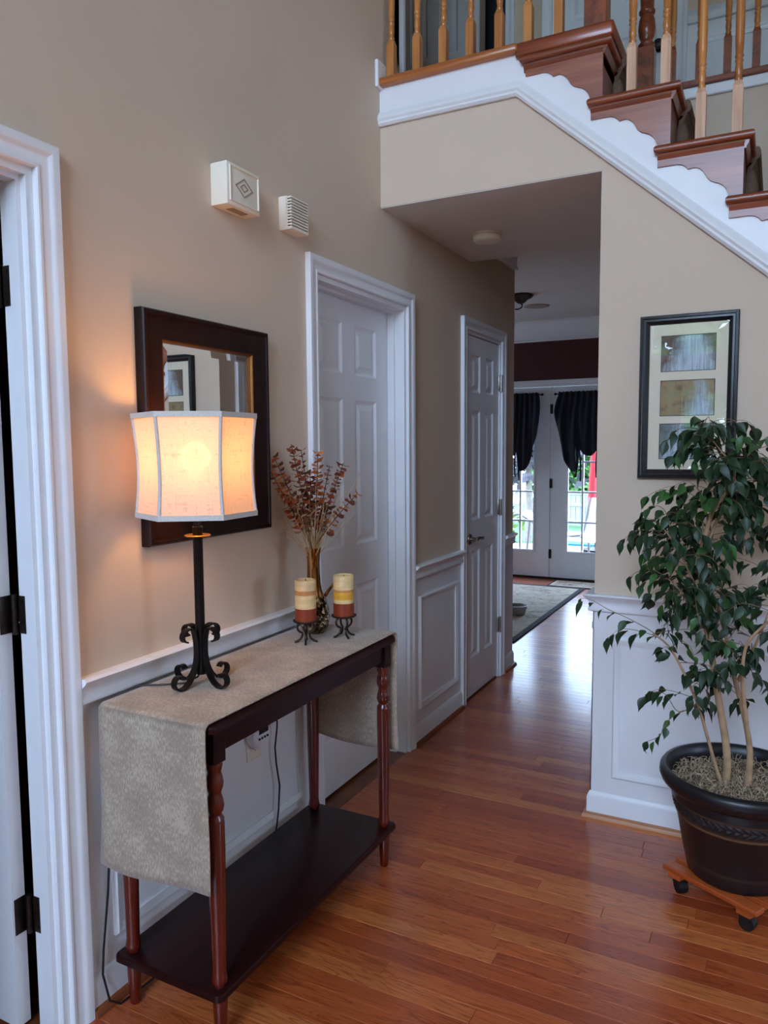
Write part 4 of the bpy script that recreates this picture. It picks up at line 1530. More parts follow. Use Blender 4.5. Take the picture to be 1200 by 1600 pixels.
# ---- framed triple photograph on the stair wall
pfx0, pfx1, pfz0, pfz1 = 1.040, 1.359, 1.298, 1.868
pf = thing('picture_frame', ((pfx0 + pfx1) / 2, YS, pfz0), 'black beaded frame holding three waterfall photographs in a cream mat', 'picture')
pcx = (pfx0 + pfx1) / 2
W_, H_ = pfx1 - pfx0, pfz1 - pfz0
path = [(-W_ / 2, -0.002, 0), (W_ / 2, -0.002, 0), (W_ / 2, -0.002, H_), (-W_ / 2, -0.002, H_)]
MB().sweep(path, (0, -1, 0), [(0, 0), (0, 0.014), (0.004, 0.019), (0.010, 0.020), (0.013, 0.017), (0.020, 0.018), (0.026, 0.014), (0.032, 0.010), (0.033, 0.006), (0.033, 0)], True).build('frame', M['frameblack'], pf, 40)
bd = MB()
cnt = 0
for (xa, za), (xb, zb) in (((-W_ / 2 + 0.007, 0.007), (W_ / 2 - 0.007, 0.007)), ((W_ / 2 - 0.007, 0.007), (W_ / 2 - 0.007, H_ - 0.007)), ((W_ / 2 - 0.007, H_ - 0.007), (-W_ / 2 + 0.007, H_ - 0.007)), ((-W_ / 2 + 0.007, H_ - 0.007), (-W_ / 2 + 0.007, 0.007))):
    n = int(math.hypot(xb - xa, zb - za) / 0.0055)
    for i in range(n):
        t = (i + 0.5) / n
        cx_, cz_ = xa + (xb - xa) * t, za + (zb - za) * t
        r = 0.0024
        bd.add([(cx_ - r, -0.022, cz_), (cx_, -0.022, cz_ - r), (cx_ + r, -0.022, cz_), (cx_, -0.022, cz_ + r), (cx_, -0.0245, cz_)], [(0, 1, 4), (1, 2, 4), (2, 3, 4), (3, 0, 4)])
bo = bd.build('beading', M['frameblack'], pf)
bo['kind'] = 'stuff'
MB().box(-W_ / 2 + 0.03, W_ / 2 - 0.03, -0.008, -0.002, 0.03, H_ - 0.03).build('mat_board', M['mat'], pf)


def mk_fall(name, seed, rock, rock2, green, fallx, width):
    t = NT(name)
    t.setp(Roughness=0.5)
    co = t.mapping('Object', (1, 1, 1), (0, 0, 0), (seed * 3.1, 0, seed * 1.7))
    n1 = t.noise(t.mapping('Object', (22, 1, 30), (0, 0.3, 0), (seed, 0, seed)), 1.0, 4, 0.6)
    rockc = t.ramp(n1, [(0.3, rock), (0.5, rock2), (0.7, green)])
    # falling water: streaks stretched along z, widening downwards
    st = t.noise(t.mapping('Object', (130, 1, 9), (0, 0.35, 0), (seed, 0, 0)), 1.0, 3, 0.6)
    sep = t.node('ShaderNodeSeparateXYZ')
    tcn = t.node('ShaderNodeTexCoord')
    t.link(tcn.outputs['Object'], sep.inputs[0])
    wob = t.noise(t.mapping('Object', (34, 1, 34), (0, 0, 0), (seed * 2.3, 0, seed)), 1.0, 4, 0.7)
    sub = t.node('ShaderNodeMath', operation='SUBTRACT'); sub.inputs[1].default_value = fallx
    t.link(sep.outputs['X'], sub.inputs[0])
    ab = t.node('ShaderNodeMath', operation='ABSOLUTE'); t.link(sub.outputs[0], ab.inputs[0])
    zz_ = t.node('ShaderNodeMath', operation='MULTIPLY_ADD'); zz_.inputs[1].default_value = 0.42; zz_.inputs[2].default_value = 0.0
    t.link(sep.outputs['Z'], zz_.inputs[0])
    sm = t.node('ShaderNodeMath', operation='ADD'); t.link(ab.outputs[0], sm.inputs[0]); t.link(zz_.outputs[0], sm.inputs[1])
    n0 = t.node('ShaderNodeMath', operation='MULTIPLY_ADD'); n0.inputs[1].default_value = -0.085
    t.link(wob, n0.inputs[0]); t.link(sm.outputs[0], n0.inputs[2])
    nn = t.node('ShaderNodeMath', operation='MULTIPLY_ADD'); nn.inputs[1].default_value = -0.02
    t.link(st, nn.inputs[0]); t.link(n0.outputs[0], nn.inputs[2])
    of = t.node('ShaderNodeMath', operation='ADD'); of.inputs[1].default_value = 0.2 - width
    t.link(nn.outputs[0], of.inputs[0])
    fac = t.ramp(of.outputs[0], [(0.17, (1, 1, 1)), (0.215, (0, 0, 0))])
    water = t.ramp(st, [(0.3, sc(110, 130, 148)), (0.6, sc(190, 202, 212))])
    mx = t.node('ShaderNodeMix', data_type='RGBA')
    t.link(fac, mx.inputs['Factor'])
    t.link(rockc, mx.inputs['A'])
    t.link(water, mx.inputs['B'])
    t.link(mx.outputs['Result'], t.b.inputs['Base Color'])
    return t.m


pw_, ph_ = 0.178, 0.125
for i, (zc_, mt) in enumerate(((1.7345, mk_fall('waterfall_photo_a', 1, sc(44, 26, 22), sc(92, 54, 38), sc(80, 84, 50), 0.015, 0.010)),
                               (1.580, mk_fall('waterfall_photo_b', 2, sc(92, 70, 40), sc(150, 122, 74), sc(120, 132, 84), 0.045, -0.022)),
                               (1.4295, mk_fall('waterfall_photo_c', 3, sc(40, 50, 52), sc(96, 110, 112), sc(110, 124, 88), -0.02, -0.018)))):
    bo = MB().sweep([(-pw_ / 2, -0.0075, zc_ - pfz0 - ph_ / 2), (pw_ / 2, -0.0075, zc_ - pfz0 - ph_ / 2), (pw_ / 2, -0.0075, zc_ - pfz0 + ph_ / 2), (-pw_ / 2, -0.0075, zc_ - pfz0 + ph_ / 2)], (0, -1, 0), [(0, 0), (0, 0.0015), (0.0045, 0.001), (0.0045, 0)], True).build('mat_bevel', M['frameblack'], pf)
    p = MB().box(-pw_ / 2, pw_ / 2, -0.0005, 0.0, -ph_ / 2, ph_ / 2).build('photograph', mt, pf)
    p.location = (0, -0.0082, zc_ - pfz0)
MB().box(-W_ / 2 + 0.031, W_ / 2 - 0.031, -0.0125, -0.0115, 0.031, H_ - 0.031).build('glass', M['glass'], pf)

# ================================================================== POTTED FICUS
PC = V((1.415, 2.515, 0))
# rolling plant caddy
cdd = thing('plant_caddy', (PC.x, PC.y, 0), 'orange-stained slatted wooden plant caddy on black casters', 'plant caddy', math.radians(-29))
cw = wood('orange_stained_pine', sc(150, 62, 22), sc(196, 96, 44), 0.35, 'x', 1.0, coat=0.3, rand=1)
HW = 0.155
for k in range(5):
    yy = -HW + 0.022 + k * (2 * HW - 0.044) / 4
    MB().bbox(-HW, HW, yy - 0.022, yy + 0.022, 0.072, 0.088, 0.002).build('slat', cw, cdd)
for s_ in (-1, 1):
    MB().bbox(s_ * 0.115 - 0.022, s_ * 0.115 + 0.022, -HW, HW, 0.056, 0.072, 0.002).build('cross_bar', cw, cdd)
for sx_ in (-1, 1):
    for sy_ in (-1, 1):
        c_ = MB().bbox(-0.017, 0.017, -0.017, 0.017, 0.046, 0.056, 0.002)
        c_.lathe([(0.0, -0.014), (0.022, -0.014), (0.0225, -0.006), (0.0225, 0.006), (0.022, 0.014), (0.0, 0.014)], (0, 0, 0), 18, caps=False)
        for i in range(len(c_.v) - 6 * 18, len(c_.v)):
            p = c_.v[i]
            c_.v[i] = (p[0], p[2], 0.0245 + p[1])
        # hood over the wheel
        c_.box(-0.020, 0.010, -0.0175, 0.0175, 0.030, 0.048)
        o = c_.build('caster', M['rubber'], cdd, 40)
        o.location = (sx_ * 0.112, sy_ * 0.120, 0)
        o.rotation_euler = (0, 0, rng.uniform(-0.5, 1.2))

# pot


def mk_pot():
    t = NT('black_worn_resin_pot')
    t.setp(Roughness=0.36)
    sep = t.node('ShaderNodeSeparateXYZ')
    tcn = t.node('ShaderNodeTexCoord')
    t.link(tcn.outputs['Object'], sep.inputs[0])
    n_ = t.noise(t.mapping('Object', (9, 9, 60)), 1.0, 4, 0.7)
    z1 = t.node('ShaderNodeMath', operation='MULTIPLY_ADD')
    z1.inputs[1].default_value = 0.004
    t.link(n_, z1.inputs[0])
    t.link(sep.outputs['Z'], z1.inputs[2])
    g = sc(112, 82, 58)
    k = sc(24, 23, 27)
    k2 = sc(52, 42, 38)
    st = [(0.0, k), (0.045, k), (0.05, k2), (0.056, k2), (0.06, k), (0.181, k), (0.184, g), (0.1875, g), (0.190, k2), (0.231, k2), (0.2325, g), (0.236, g), (0.2385, k), (1.0, k)]
    r = t.ramp(z1.outputs[0], st)
    t.link(r, t.b.inputs['Base Color'])
    t.bump(t.noise(t.mapping('Object', (60, 60, 60)), 1.0, 2), 0.1, 0.002)
    return t.m


M['pot'] = mk_pot()
pot = thing('flower_pot', (PC.x, PC.y, 0.0885), 'large black pot with worn bronze bands standing on the caddy', 'plant pot')
MB().lathe([(0.0, 0.0), (0.140, 0.0), (0.146, 0.006), (0.150, 0.03), (0.155, 0.05), (0.157, 0.056), (0.180, 0.178), (0.184, 0.183), (0.184, 0.189), (0.186, 0.192), (0.193, 0.230), (0.197, 0.234), (0.197, 0.239), (0.200, 0.262), (0.214, 0.270), (0.228, 0.282), (0.234, 0.298), (0.233, 0.314), (0.226, 0.324), (0.215, 0.326), (0.206, 0.318), (0.200, 0.296), (0.196, 0.25), (0.0, 0.25)], (0, 0, 0), 56, caps=False).build('body', M['pot'], pot, 50)
# woven relief band
bn = MB()
nb = 54
for i in range(nb):
    for s_ in (0, 1):
        a = 2 * PI * (i + 0.5 * s_) / nb
        z0_, z1_ = (0.196, 0.213) if s_ else (0.211, 0.228)
        r0, r1 = 0.1865 + (z0_ - 0.192) * 0.184, 0.1865 + (z1_ - 0.192) * 0.184
        da = 2 * PI / nb * 0.42
        sk_ = da * (0.7 if s_ else -0.7)
        q = []
        for (rr, zz, aa) in ((r0, z0_, a - da - sk_), (r0, z0_, a + da - sk_), (r1, z1_, a + da + sk_), (r1, z1_, a - da + sk_)):
            q.append((rr * math.cos(aa), rr * math.sin(aa), zz))
        am = a
        rm = (r0 + r1) / 2 + 0.0035
        q.append((rm * math.cos(am), rm * math.sin(am), (z0_ + z1_) / 2))
        bn.add(q, [(0, 1, 4), (1, 2, 4), (2, 3, 4), (3, 0, 4)])
bno = bn.build('woven_band', plain('worn_relief', sc(34, 29, 30), 0.5, var=0.4, scale=40), pot)
bno['kind'] = 'stuff'
MB().lathe([(0.0, 0.284), (0.08, 0.287), (0.15, 0.282), (0.199, 0.276), (0.197, 0.26)], (0, 0, 0), 40, caps=False).build('soil', plain('moss_bed', sc(110, 92, 76), 0.95, var=0.5, scale=60, bump=1.0, bscale=120), pot, 60)
ms = MB()
for i in range(900):
    r = 0.19 * math.sqrt(rng.random())
    a = rng.uniform(0, 2 * PI)
    p = V((r * math.cos(a), r * math.sin(a), 0.283))
    d = rng.uniform(0, 2 * PI)
    L = rng.uniform(0.012, 0.034)
    h = rng.uniform(0.004, 0.022)
    cu = rng.uniform(-1.5, 1.5)
    pts = []
    for k in range(5):
        t = k / 4
        dd = d + cu * t
        pts.append(p + V((math.cos(dd) * L * t, math.sin(dd) * L * t, h * math.sin(PI * t * rng.uniform(0.6, 1.0)))))
    pts = [V((q.x, q.y, q.z)) if math.hypot(q.x, q.y) < 0.197 else V((q.x * 0.195 / math.hypot(q.x, q.y), q.y * 0.195 / math.hypot(q.x, q.y), q.z)) for q in pts]
    ms.tube(pts, [0.0014, 0.0014, 0.0012, 0.001, 0.0005], 3, caps=False)
mo = ms.build('spanish_moss', plain('grey_moss', sc(170, 148, 122), 0.9, var=0.5, scale=70), pot, 60)
mo['kind'] = 'stuff'

# ficus: trunks, twigs and leaves
fc = thing('ficus_tree', (PC.x, PC.y, 0.372), 'leafy ficus tree with several slender pale trunks in the black pot', 'plant')
FB = V((PC.x, PC.y, 0.372))
rng = random.Random(11)
bark = plain('pale_ficus_bark', sc(176, 142, 108), 0.75, var=0.22, scale=30, bump=0.3, bscale=80)
twigm = plain('green_brown_twig', sc(124, 98, 70), 0.75, var=0.2)


def crv(pts, n=6):
    """Catmull-Rom through points"""
    P_ = [pts[0]] + list(pts) + [pts[-1]]
    out = []
    for i in range(1, len(P_) - 2):
        for k in range(n):
            t = k / n
            a, b, c_, d = P_[i - 1], P_[i], P_[i + 1], P_[i + 2]
            out.append(0.5 * ((2 * b) + (c_ - a) * t + (2 * a - 5 * b + 4 * c_ - d) * t * t + (3 * b - a - 3 * c_ + d) * t ** 3))
    out.append(pts[-1])
    return out


BR_ = []     # branch polylines for twigs


def trunk(px, r0, r1, name='trunk', mat=None, keep=True):
    pts = crv([at(u, v, y_) for u, v, y_ in px])
    n = len(pts)
    MB().tube([p - FB for p in pts], [r0 + (r1 - r0) * i / (n - 1) for i in range(n)], 10).build(name, mat or bark, fc, 60)
    if keep:
        BR_.append(pts)
    return pts


trunk([(1128, 1243, 2.50), (1136, 1205, 2.50), (1134, 1160, 2.50), (1124, 1100, 2.50), (1111, 1020, 2.51), (1101, 950, 2.52), (1095, 880, 2.52), (1101, 840, 2.53)], 0.0125, 0.008)
trunk([(1101, 840, 2.53), (1113, 800, 2.52), (1130, 775, 2.51), (1150, 745, 2.52), (1175, 700, 2.52)], 0.0078, 0.003, 'branch')
trunk([(1095, 880, 2.52), (1120, 815, 2.58), (1150, 780, 2.60), (1185, 745, 2.60)], 0.006, 0.002, 'branch')
trunk([(1128, 1228, 2.485), (1116, 1190, 2.47), (1105, 1150, 2.45), (1090, 1100, 2.43), (1068, 1050, 2.42), (1045, 1010, 2.41), (1020, 990, 2.40)], 0.006, 0.0025, 'branch')
trunk([(1168, 1240, 2.51), (1171, 1200, 2.51), (1171, 1165, 2.51), (1162, 1115, 2.53), (1148, 1060, 2.55), (1138, 1010, 2.57), (1125, 960, 2.60), (1110, 920, 2.63)], 0.0105, 0.005)
trunk([(1171, 1165, 2.51), (1163, 1100, 2.47), (1160, 1050, 2.45), (1166, 1010, 2.44), (1185, 985, 2.43), (1215, 960, 2.42)], 0.007, 0.003, 'branch')
trunk([(1108, 1000, 2.51), (1090, 955, 2.48), (1070, 930, 2.46), (1045, 905, 2.44)], 0.005, 0.002, 'branch')
trunk([(1101, 950, 2.52), (1075, 890, 2.50), (1055, 850, 2.48), (1030, 818, 2.47)], 0.0045, 0.0018, 'branch')
trunk([(1150, 1070, 2.55), (1175, 1020, 2.58), (1200, 960, 2.60), (1225, 880, 2.60)], 0.006, 0.002, 'branch')
trunk([(1225, 1243, 2.56), (1228, 1150, 2.58), (1235, 1000, 2.60), (1240, 850, 2.60), (1235, 720, 2.58)], 0.009, 0.003)
trunk([(1160, 740, 2.52), (1140, 720, 2.50), (1115, 690, 2.48), (1097, 665, 2.47)], 0.003, 0.0012, 'branch')


def leaf_mesh(mat, curl, fold, wid):
    vs_, fs = [], []
    prof = [(0.0, 0.0), (0.08, 0.15), (0.24, 0.36), (0.40, 0.42), (0.58, 0.34), (0.75, 0.17), (0.88, 0.055), (1.0, 0.0)]
    for x, w in prof:
        w *= wid
        z = -curl * x * x
        if w < 0.001:
            vs_.append((x, 0, z))
            vs_.append((x, 0, z))
            vs_.append((x, 0, z))
        else:
            vs_ += [(x, -w, z + fold * w), (x, 0, z), (x, w, z + fold * w)]
    for i in range(len(prof) - 1):
        for j in range(2):
            a = i * 3 + j
            fs.append((a, a + 1, a + 4, a + 3))
    me_ = bpy.data.meshes.new('leaf')
    me_.from_pydata(vs_, [], fs)
    me_.validate()
    me_.materials.append(mat)
    me_.polygons.foreach_set('use_smooth', [True] * len(me_.polygons))
    return me_


def mk_leaf(name, c0, c1):
    t = NT(name)
    t.setp(Roughness=0.48)
    oi = t.node('ShaderNodeObjectInfo')
    t.link(t.ramp(oi.outputs['Random'], [(0.0, c0), (1.0, c1)]), t.b.inputs['Base Color'])
    t.b.inputs['Transmission Weight'].default_value = 0.0
    return t.m


lf = mk_leaf('ficus_leaf', sc(24, 48, 24), sc(58, 98, 42))
leaf_mes = [leaf_mesh(lf, 0.30, 0.4, 0.60), leaf_mesh(lf, 0.55, 0.25, 0.54), leaf_mesh(lf, 0.12, 0.6, 0.66)]
leaves = []      # (matrix, variant)


def add_leaf(p, d, size):
    x_ = d.normalized()
    up = V((0, 0, 1)) + V((rng.uniform(-.7, .7), rng.uniform(-.9, .5), rng.uniform(-.3, .3)))
    y_ = up.cross(x_)
    if y_.length < 1e-4:
        y_ = V((1, 0, 0))
    y_ = y_.normalized()
    z_ = x_.cross(y_)
    mm = Matrix((x_, y_, z_)).transposed().to_4x4()
    leaves.append((Matrix.Translation(p - FB) @ mm @ Matrix.Scale(size, 4), rng.randrange(3)))


tw = MB()


def twig(pts, step=0.024, size=0.052, start=0.15, r=0.0016):
    n = len(pts)
    tw.tube([p - FB for p in pts], [r * (1 - 0.6 * i / (n - 1)) for i in range(n)], 5)
    tot = sum((pts[i + 1] - pts[i]).length for i in range(n - 1))
    d = tot * start
    sgn = 1
    while d <= tot:
        acc = 0
        for i in range(n - 1):
            sl = (pts[i + 1] - pts[i]).length
            if acc + sl >= d - 1e-6:
                p = pts[i].lerp(pts[i + 1], min(1, (d - acc) / max(sl, 1e-6)))
                td = (pts[i + 1] - pts[i]).normalized()
                break
            acc += sl
        side = td.cross(V((0, 0, 1)))
        side = side.normalized() if side.length > 1e-3 else V((1, 0, 0))
        dd = td * 0.55 + side * sgn * rng.uniform(0.4, 0.9) + V((0, 0, -rng.uniform(0.3, 0.9)))
        pet = p + dd.normalized() * 0.010
        add_leaf(pet, dd, size * rng.uniform(0.75, 1.15))
        sgn = -sgn
        d += step * rng.uniform(0.8, 1.25)
    add_leaf(pts[-1], (pts[-1] - pts[-2]) + V((0, 0, -0.01)), size * rng.uniform(0.7, 1.0))


def ptwig(px, **kw):
    twig(crv([at(u, v, y_) for u, v, y_ in px], 5), **kw)


# distinctive twigs of the silhouette
ptwig([(1045, 1010, 2.41), (1020, 988, 2.40), (985, 968, 2.38), (950, 952, 2.36), (925, 938, 2.35), (908, 935, 2.345)], step=0.034, size=0.048)
ptwig([(1090, 1100, 2.43), (1060, 1112, 2.41), (1040, 1085, 2.40), (1018, 1080, 2.40)], step=0.030, size=0.045, start=0.3)
ptwig([(1068, 1110, 2.43), (1045, 1125, 2.41), (1030, 1150, 2.40), (1012, 1158, 2.395)], step=0.028, size=0.046, start=0.3)
ptwig([(1050, 1015, 2.41), (1060, 1000, 2.40), (1078, 1010, 2.39), (1085, 1030, 2.38)], step=0.024, size=0.05)
ptwig([(1045, 905, 2.44), (1020, 890, 2.43), (1000, 892, 2.42), (985, 900, 2.41)], step=0.022, size=0.055)
ptwig([(1045, 905, 2.44), (1015, 905, 2.42), (1000, 915, 2.41)], step=0.022, size=0.055)
ptwig([(1030, 818, 2.47), (1020, 812, 2.46), (1008, 815, 2.45)], step=0.018, size=0.052)
ptwig([(1045, 838, 2.47), (1030, 835, 2.46), (1015, 850, 2.45), (1008, 865, 2.44)], step=0.018, size=0.05)
ptwig([(1075, 800, 2.50), (1060, 775, 2.48), (1035, 765, 2.47), (1012, 775, 2.46)], step=0.020, size=0.052)
ptwig([(1097, 665, 2.47), (1092, 655, 2.47), (1085, 650, 2.46)], step=0.022, size=0.05)
ptwig([(1115, 690, 2.48), (1095, 678, 2.47), (1072, 680, 2.46)], step=0.022, size=0.055)
ptwig([(1125, 705, 2.49), (1095, 690, 2.47), (1070, 695, 2.46), (1058, 710, 2.45)], step=0.022, size=0.052)
ptwig([(1120, 710, 2.49), (1100, 710, 2.47), (1088, 722, 2.46)], step=0.022, size=0.055)
ptwig([(1160, 735, 2.52), (1165, 700, 2.49), (1160, 680, 2.47)], step=0.018, size=0.058)
ptwig([(1170, 720, 2.52), (1190, 690, 2.49), (1200, 682, 2.47)], step=0.018, size=0.058)
ptwig([(1055, 850, 2.48), (1040, 800, 2.46), (1020, 790, 2.45), (1006, 800, 2.44)], step=0.018, size=0.052)
ptwig([(1045, 905, 2.44), (1050, 880, 2.42), (1030, 868, 2.40), (1010, 880, 2.40)], step=0.018, size=0.05)
ptwig([(1070, 930, 2.46), (1045, 925, 2.43), (1035, 945, 2.42)], step=0.018, size=0.05)
ptwig([(1101, 840, 2.53), (1075, 815, 2.50), (1050, 800, 2.48), (1030, 810, 2.46)], step=0.018, size=0.05)
ptwig([(1113, 800, 2.52), (1095, 770, 2.48), (1075, 752, 2.46), (1055, 758, 2.45)], step=0.018, size=0.05)
ptwig([(1085, 920, 2.47), (1090, 960, 2.40), (1100, 990, 2.38)], step=0.020, size=0.05)
ptwig([(1111, 1020, 2.50), (1125, 1000, 2.44), (1140, 1010, 2.42), (1150, 1035, 2.41)], step=0.020, size=0.05)
# twigs growing from all branches, more of them up in the crown
for bi, pts in enumerate(BR_):
    n = len(pts)
    for i in range(2, n):
        p = pts[i]
        if p.z < 0.62:
            continue
        dens = 1.0 if p.z > 0.9 else 0.55
        if bi in (0,) and p.z < 0.9:
            dens = 0.12
        k = 1 if rng.random() < dens else 0
        if p.z > 1.1 and rng.random() < 0.35:
            k += 1
        for _ in range(k):
            a = rng.uniform(0, 2 * PI)
            L = rng.uniform(0.07, 0.15)
            d = V((math.cos(a), math.sin(a) * 0.8, rng.uniform(0.0, 0.7)))
            if p.y + d.y * L > 2.74:
                d.y = -abs(d.y)
            q1 = p + d * L * 0.5
            q2 = p + d * L * 0.85 + V((0, 0, -0.012))
            q3 = p + d * L * 1.1 + V((0, 0, -0.045))
            twig(crv([p, q1, q2, q3], 4), step=0.022, size=0.054, start=0.25, r=0.0012)
tw.build('twigs', twigm, fc, 60)['kind'] = 'stuff'
print('ficus leaves', len(leaves))


def in_view(mt):
    p = mt.translation + FB - CAM
    z = p.dot(_fw)
    return abs(p.dot(_rt) / z * F_PX) < 600


vis = [l for l in leaves if in_view(l[0])]
rest = [l for l in leaves if not in_view(l[0])]
solo, more = vis[:300], vis[300:] + rest
for mt, k in solo:
    o = obj('leaf', leaf_mes[k], fc)
    o.matrix_local = mt
lm = MB()
for mt, k in more:
    me_ = leaf_mes[k]
    lm.add([mt @ v.co for v in me_.vertices], [tuple(p.vertices) for p in me_.polygons])
if more:
    me_ = bpy.data.meshes.new('leaves')
    me_.from_pydata(lm.v, [], lm.f)
    me_.materials.append(lf)
    me_.polygons.foreach_set('use_smooth', [True] * len(me_.polygons))
    o = obj('leaves', me_, fc)
    o['kind'] = 'stuff'

# ================================================================== KITCHEN END
# ---- pair of glazed doors
def glazed_door(nm, label, x0, x1, hinge_x):
    st = 0.168
    zb, zt2 = 0.298, 1.880
    d = MB()
    y0, y1 = YK + 0.02, YK + 0.062
    d.box(x0, x0 + st, y0, y1, 0.02, 2.03)
    d.box(x1 - st, x1, y0, y1, 0.02, 2.03)
    d.box(x0 + st, x1 - st, y0, y1, 0.02, zb)
    d.box(x0 + st, x1 - st, y0, y1, zt2, 2.03)
    o = struct(d.build(nm, M['white']), label)
    gx0, gx1 = x0 + st, x1 - st
    cw_ = (gx1 - gx0) / 3
    ch_ = (zt2 - zb) / 5
    for i in (1, 2):
        MB().box(gx0 + i * cw_ - 0.009, gx0 + i * cw_ + 0.009, y0 + 0.006, y1 - 0.006, zb, zt2).build('muntin', M['white'], o)
    for j in range(1, 5):
        MB().box(gx0, gx1, y0 + 0.007, y1 - 0.007, zb + j * ch_ - 0.009, zb + j * ch_ + 0.009).build('muntin', M['white'], o)
    MB().sweep([(gx0 - 0.014, y0, zb - 0.014), (gx1 + 0.014, y0, zb - 0.014), (gx1 + 0.014, y0, zt2 + 0.014), (gx0 - 0.014, y0, zt2 + 0.014)], (0, -1, 0), [(0, 0), (0, 0.006), (0.010, 0.010), (0.022, 0.004), (0.022, 0)], True).build('glazing_bead', M['white'], o, 40)
    for i in range(3):
        for j in range(5):
            MB().box(gx0 + i * cw_ + 0.004, gx0 + (i + 1) * cw_ - 0.004, y0 + 0.018, y0 + 0.022, zb + j * ch_ + 0.004, zb + (j + 1) * ch_ - 0.004).build('pane', M['glass'], o)
    return o


dl = glazed_door('door_4', 'white glazed garden door with its right edge at the meeting post', -1.432, -0.640, -0.63)
dr = glazed_door('door_5', 'white glazed garden door with the doormat in front', -0.618, 0.185, -0.63)
fr = MB()
fr.box(FD[0] - 0.02, FD[1] + 0.02, YK + 0.0, YK + 0.13, 2.034, 2.06)
fr.box(FD[0] - 0.02, FD[0] + 0.012, YK, YK + 0.13, 0, 2.034)
fr.box(FD[1] - 0.012, FD[1] + 0.02, YK, YK + 0.13, 0, 2.034)
fr.box(-0.638, -0.620, YK + 0.03, YK + 0.13, 0, 2.034)
struct(fr.build('trim_28', M['white']), 'white frame of the glazed garden doors')
struct(MB().box(FD[0], FD[1], YK - 0.01, YK + 0.16, 0.0, 0.02).build('trim_29', M['bronze']), 'dark metal sill under the glazed garden doors')
struct(MB().sweep([(FD[0], YK, 0), (FD[0], YK, 2.04), (FD[1], YK, 2.04), (FD[1], YK, 0)], (0, -1, 0), CAS).build('trim_30', M['white'], None, 40), 'white casing around the glazed garden doors')
for z in (1.80, 1.02, 0.27):
    b = MB()
    b.tube([(-0.629, YK + 0.012, z - 0.05), (-0.629, YK + 0.012, z + 0.05)], 0.008, 10)
    b.box(-0.642, -0.612, YK + 0.014, YK + 0.021, z - 0.048, z + 0.048)
    b.build('hinge', M['bronze'], dr, 40)
# door pulls not visible


# ---- tie-up curtains
def curtain(cx, hw_, label, tie):
    t0 = thing('tie_up_curtain', (cx, YK - 0.02, 1.95), label, 'curtain', 0, 'navy tie-up curtains on the garden doors')
    nx_, nz_ = 72, 22
    vs_, fs = [], []

    def bottom(s):       # s in -1..1, metres below the rod
        a = abs(s)
        ta = tie
        if a < ta:       # centre swag, deepest in the middle, gathered up at the tie
            return 0.55 + 0.09 * math.cos(a / ta * PI / 2) ** 0.8
        q = (a - ta) / (1 - ta)
        if q < 0.12:
            return 0.55 + (0.80 - 0.55) * (q / 0.12) ** 0.5
        return 0.80 - 0.42 * max(0.0, (q - 0.30) / 0.70) ** 2.0
    for j in range(nz_ + 1):
        v = j / nz_
        for i in range(nx_ + 1):
            s = -1 + 2 * i / nx_
            b = bottom(s)
            bulge = 1.0 + 0.10 * math.sin(PI * min(1, v * 1.05)) - 0.02 * v
            x = s * hw_ * bulge
            gather = math.exp(-((abs(s) - tie) / 0.16) ** 2)
            x += (math.copysign(tie, s) * hw_ - x) * 0.22 * gather * v * v
            z = -b * v
            f = 0.010 * math.sin(s * 34) * (1 - 0.4 * v) + 0.022 * v * math.sin(s * 19 + 1.0) + 0.010 * gather * v * math.sin(s * 80)
            puff = 0.05 * math.sin(PI * v) ** 1.5 + 0.035 * v
            vs_.append((x, -0.018 - puff + f, z))
    for j in range(nz_):
        for i in range(nx_):
            a = j * (nx_ + 1) + i
            fs.append((a, a + 1, a + nx_ + 2, a + nx_ + 1))
    o = MB().add(vs_, fs).build('cloth', M['navy'], t0, 180)
    o.modifiers.new('thick', 'SOLIDIFY').thickness = 0.004
    # ruffled header on the rod
    MB().tube([(-hw_ - 0.03, -0.012, 0.0), (hw_ + 0.03, -0.012, 0.0)], 0.007, 10).build('rod', M['iron'], t0, 60)
    for s in (-1, 1):
        MB().lathe([(0, -0.016), (0.012, -0.01), (0.015, 0), (0.012, 0.01), (0, 0.016)], (s * (hw_ + 0.035), -0.012, 0.0), 12, caps=False).build('finial', M['iron'], t0, 60)
    hdv, hf = [], []
    for i in range(nx_ + 1):
        s = -1 + 2 * i / nx_
        f = 0.010 * math.sin(s * 34)
        hdv += [(s * hw_, -0.020 + f, 0.0), (s * hw_, -0.020 + f * 1.4, 0.022 + 0.004 * math.sin(s * 50))]
    for i in range(nx_):
        hf.append((2 * i, 2 * i + 2, 2 * i + 3, 2 * i + 1))
    MB().add(hdv, hf).build('header_ruffle', M['navy'], t0, 180)
    for s in (-1, 1):
        x = s * tie * hw_
        for dx, L in ((-0.012, 0.86), (0.012, 0.90)):
            pts = [(x, -0.085, -0.55), (x + dx, -0.075, -0.62), (x + dx * 1.6, -0.06, -0.75), (x + dx * 2.0 + 0.006 * s, -0.055, -L)]
            MB().strap([V(p) for p in crv([V(p) for p in pts], 4)], (1, 0.2, 0), 0.016, 0.002).build('tie_ribbon', M['navy'], t0, 40)


curtain(-0.2165, 0.325, 'navy tie-up curtain on the garden door above the doormat', 0.30)
curtain(-1.036, 0.285, 'navy tie-up curtain half hidden by the closet wall', 0.22)

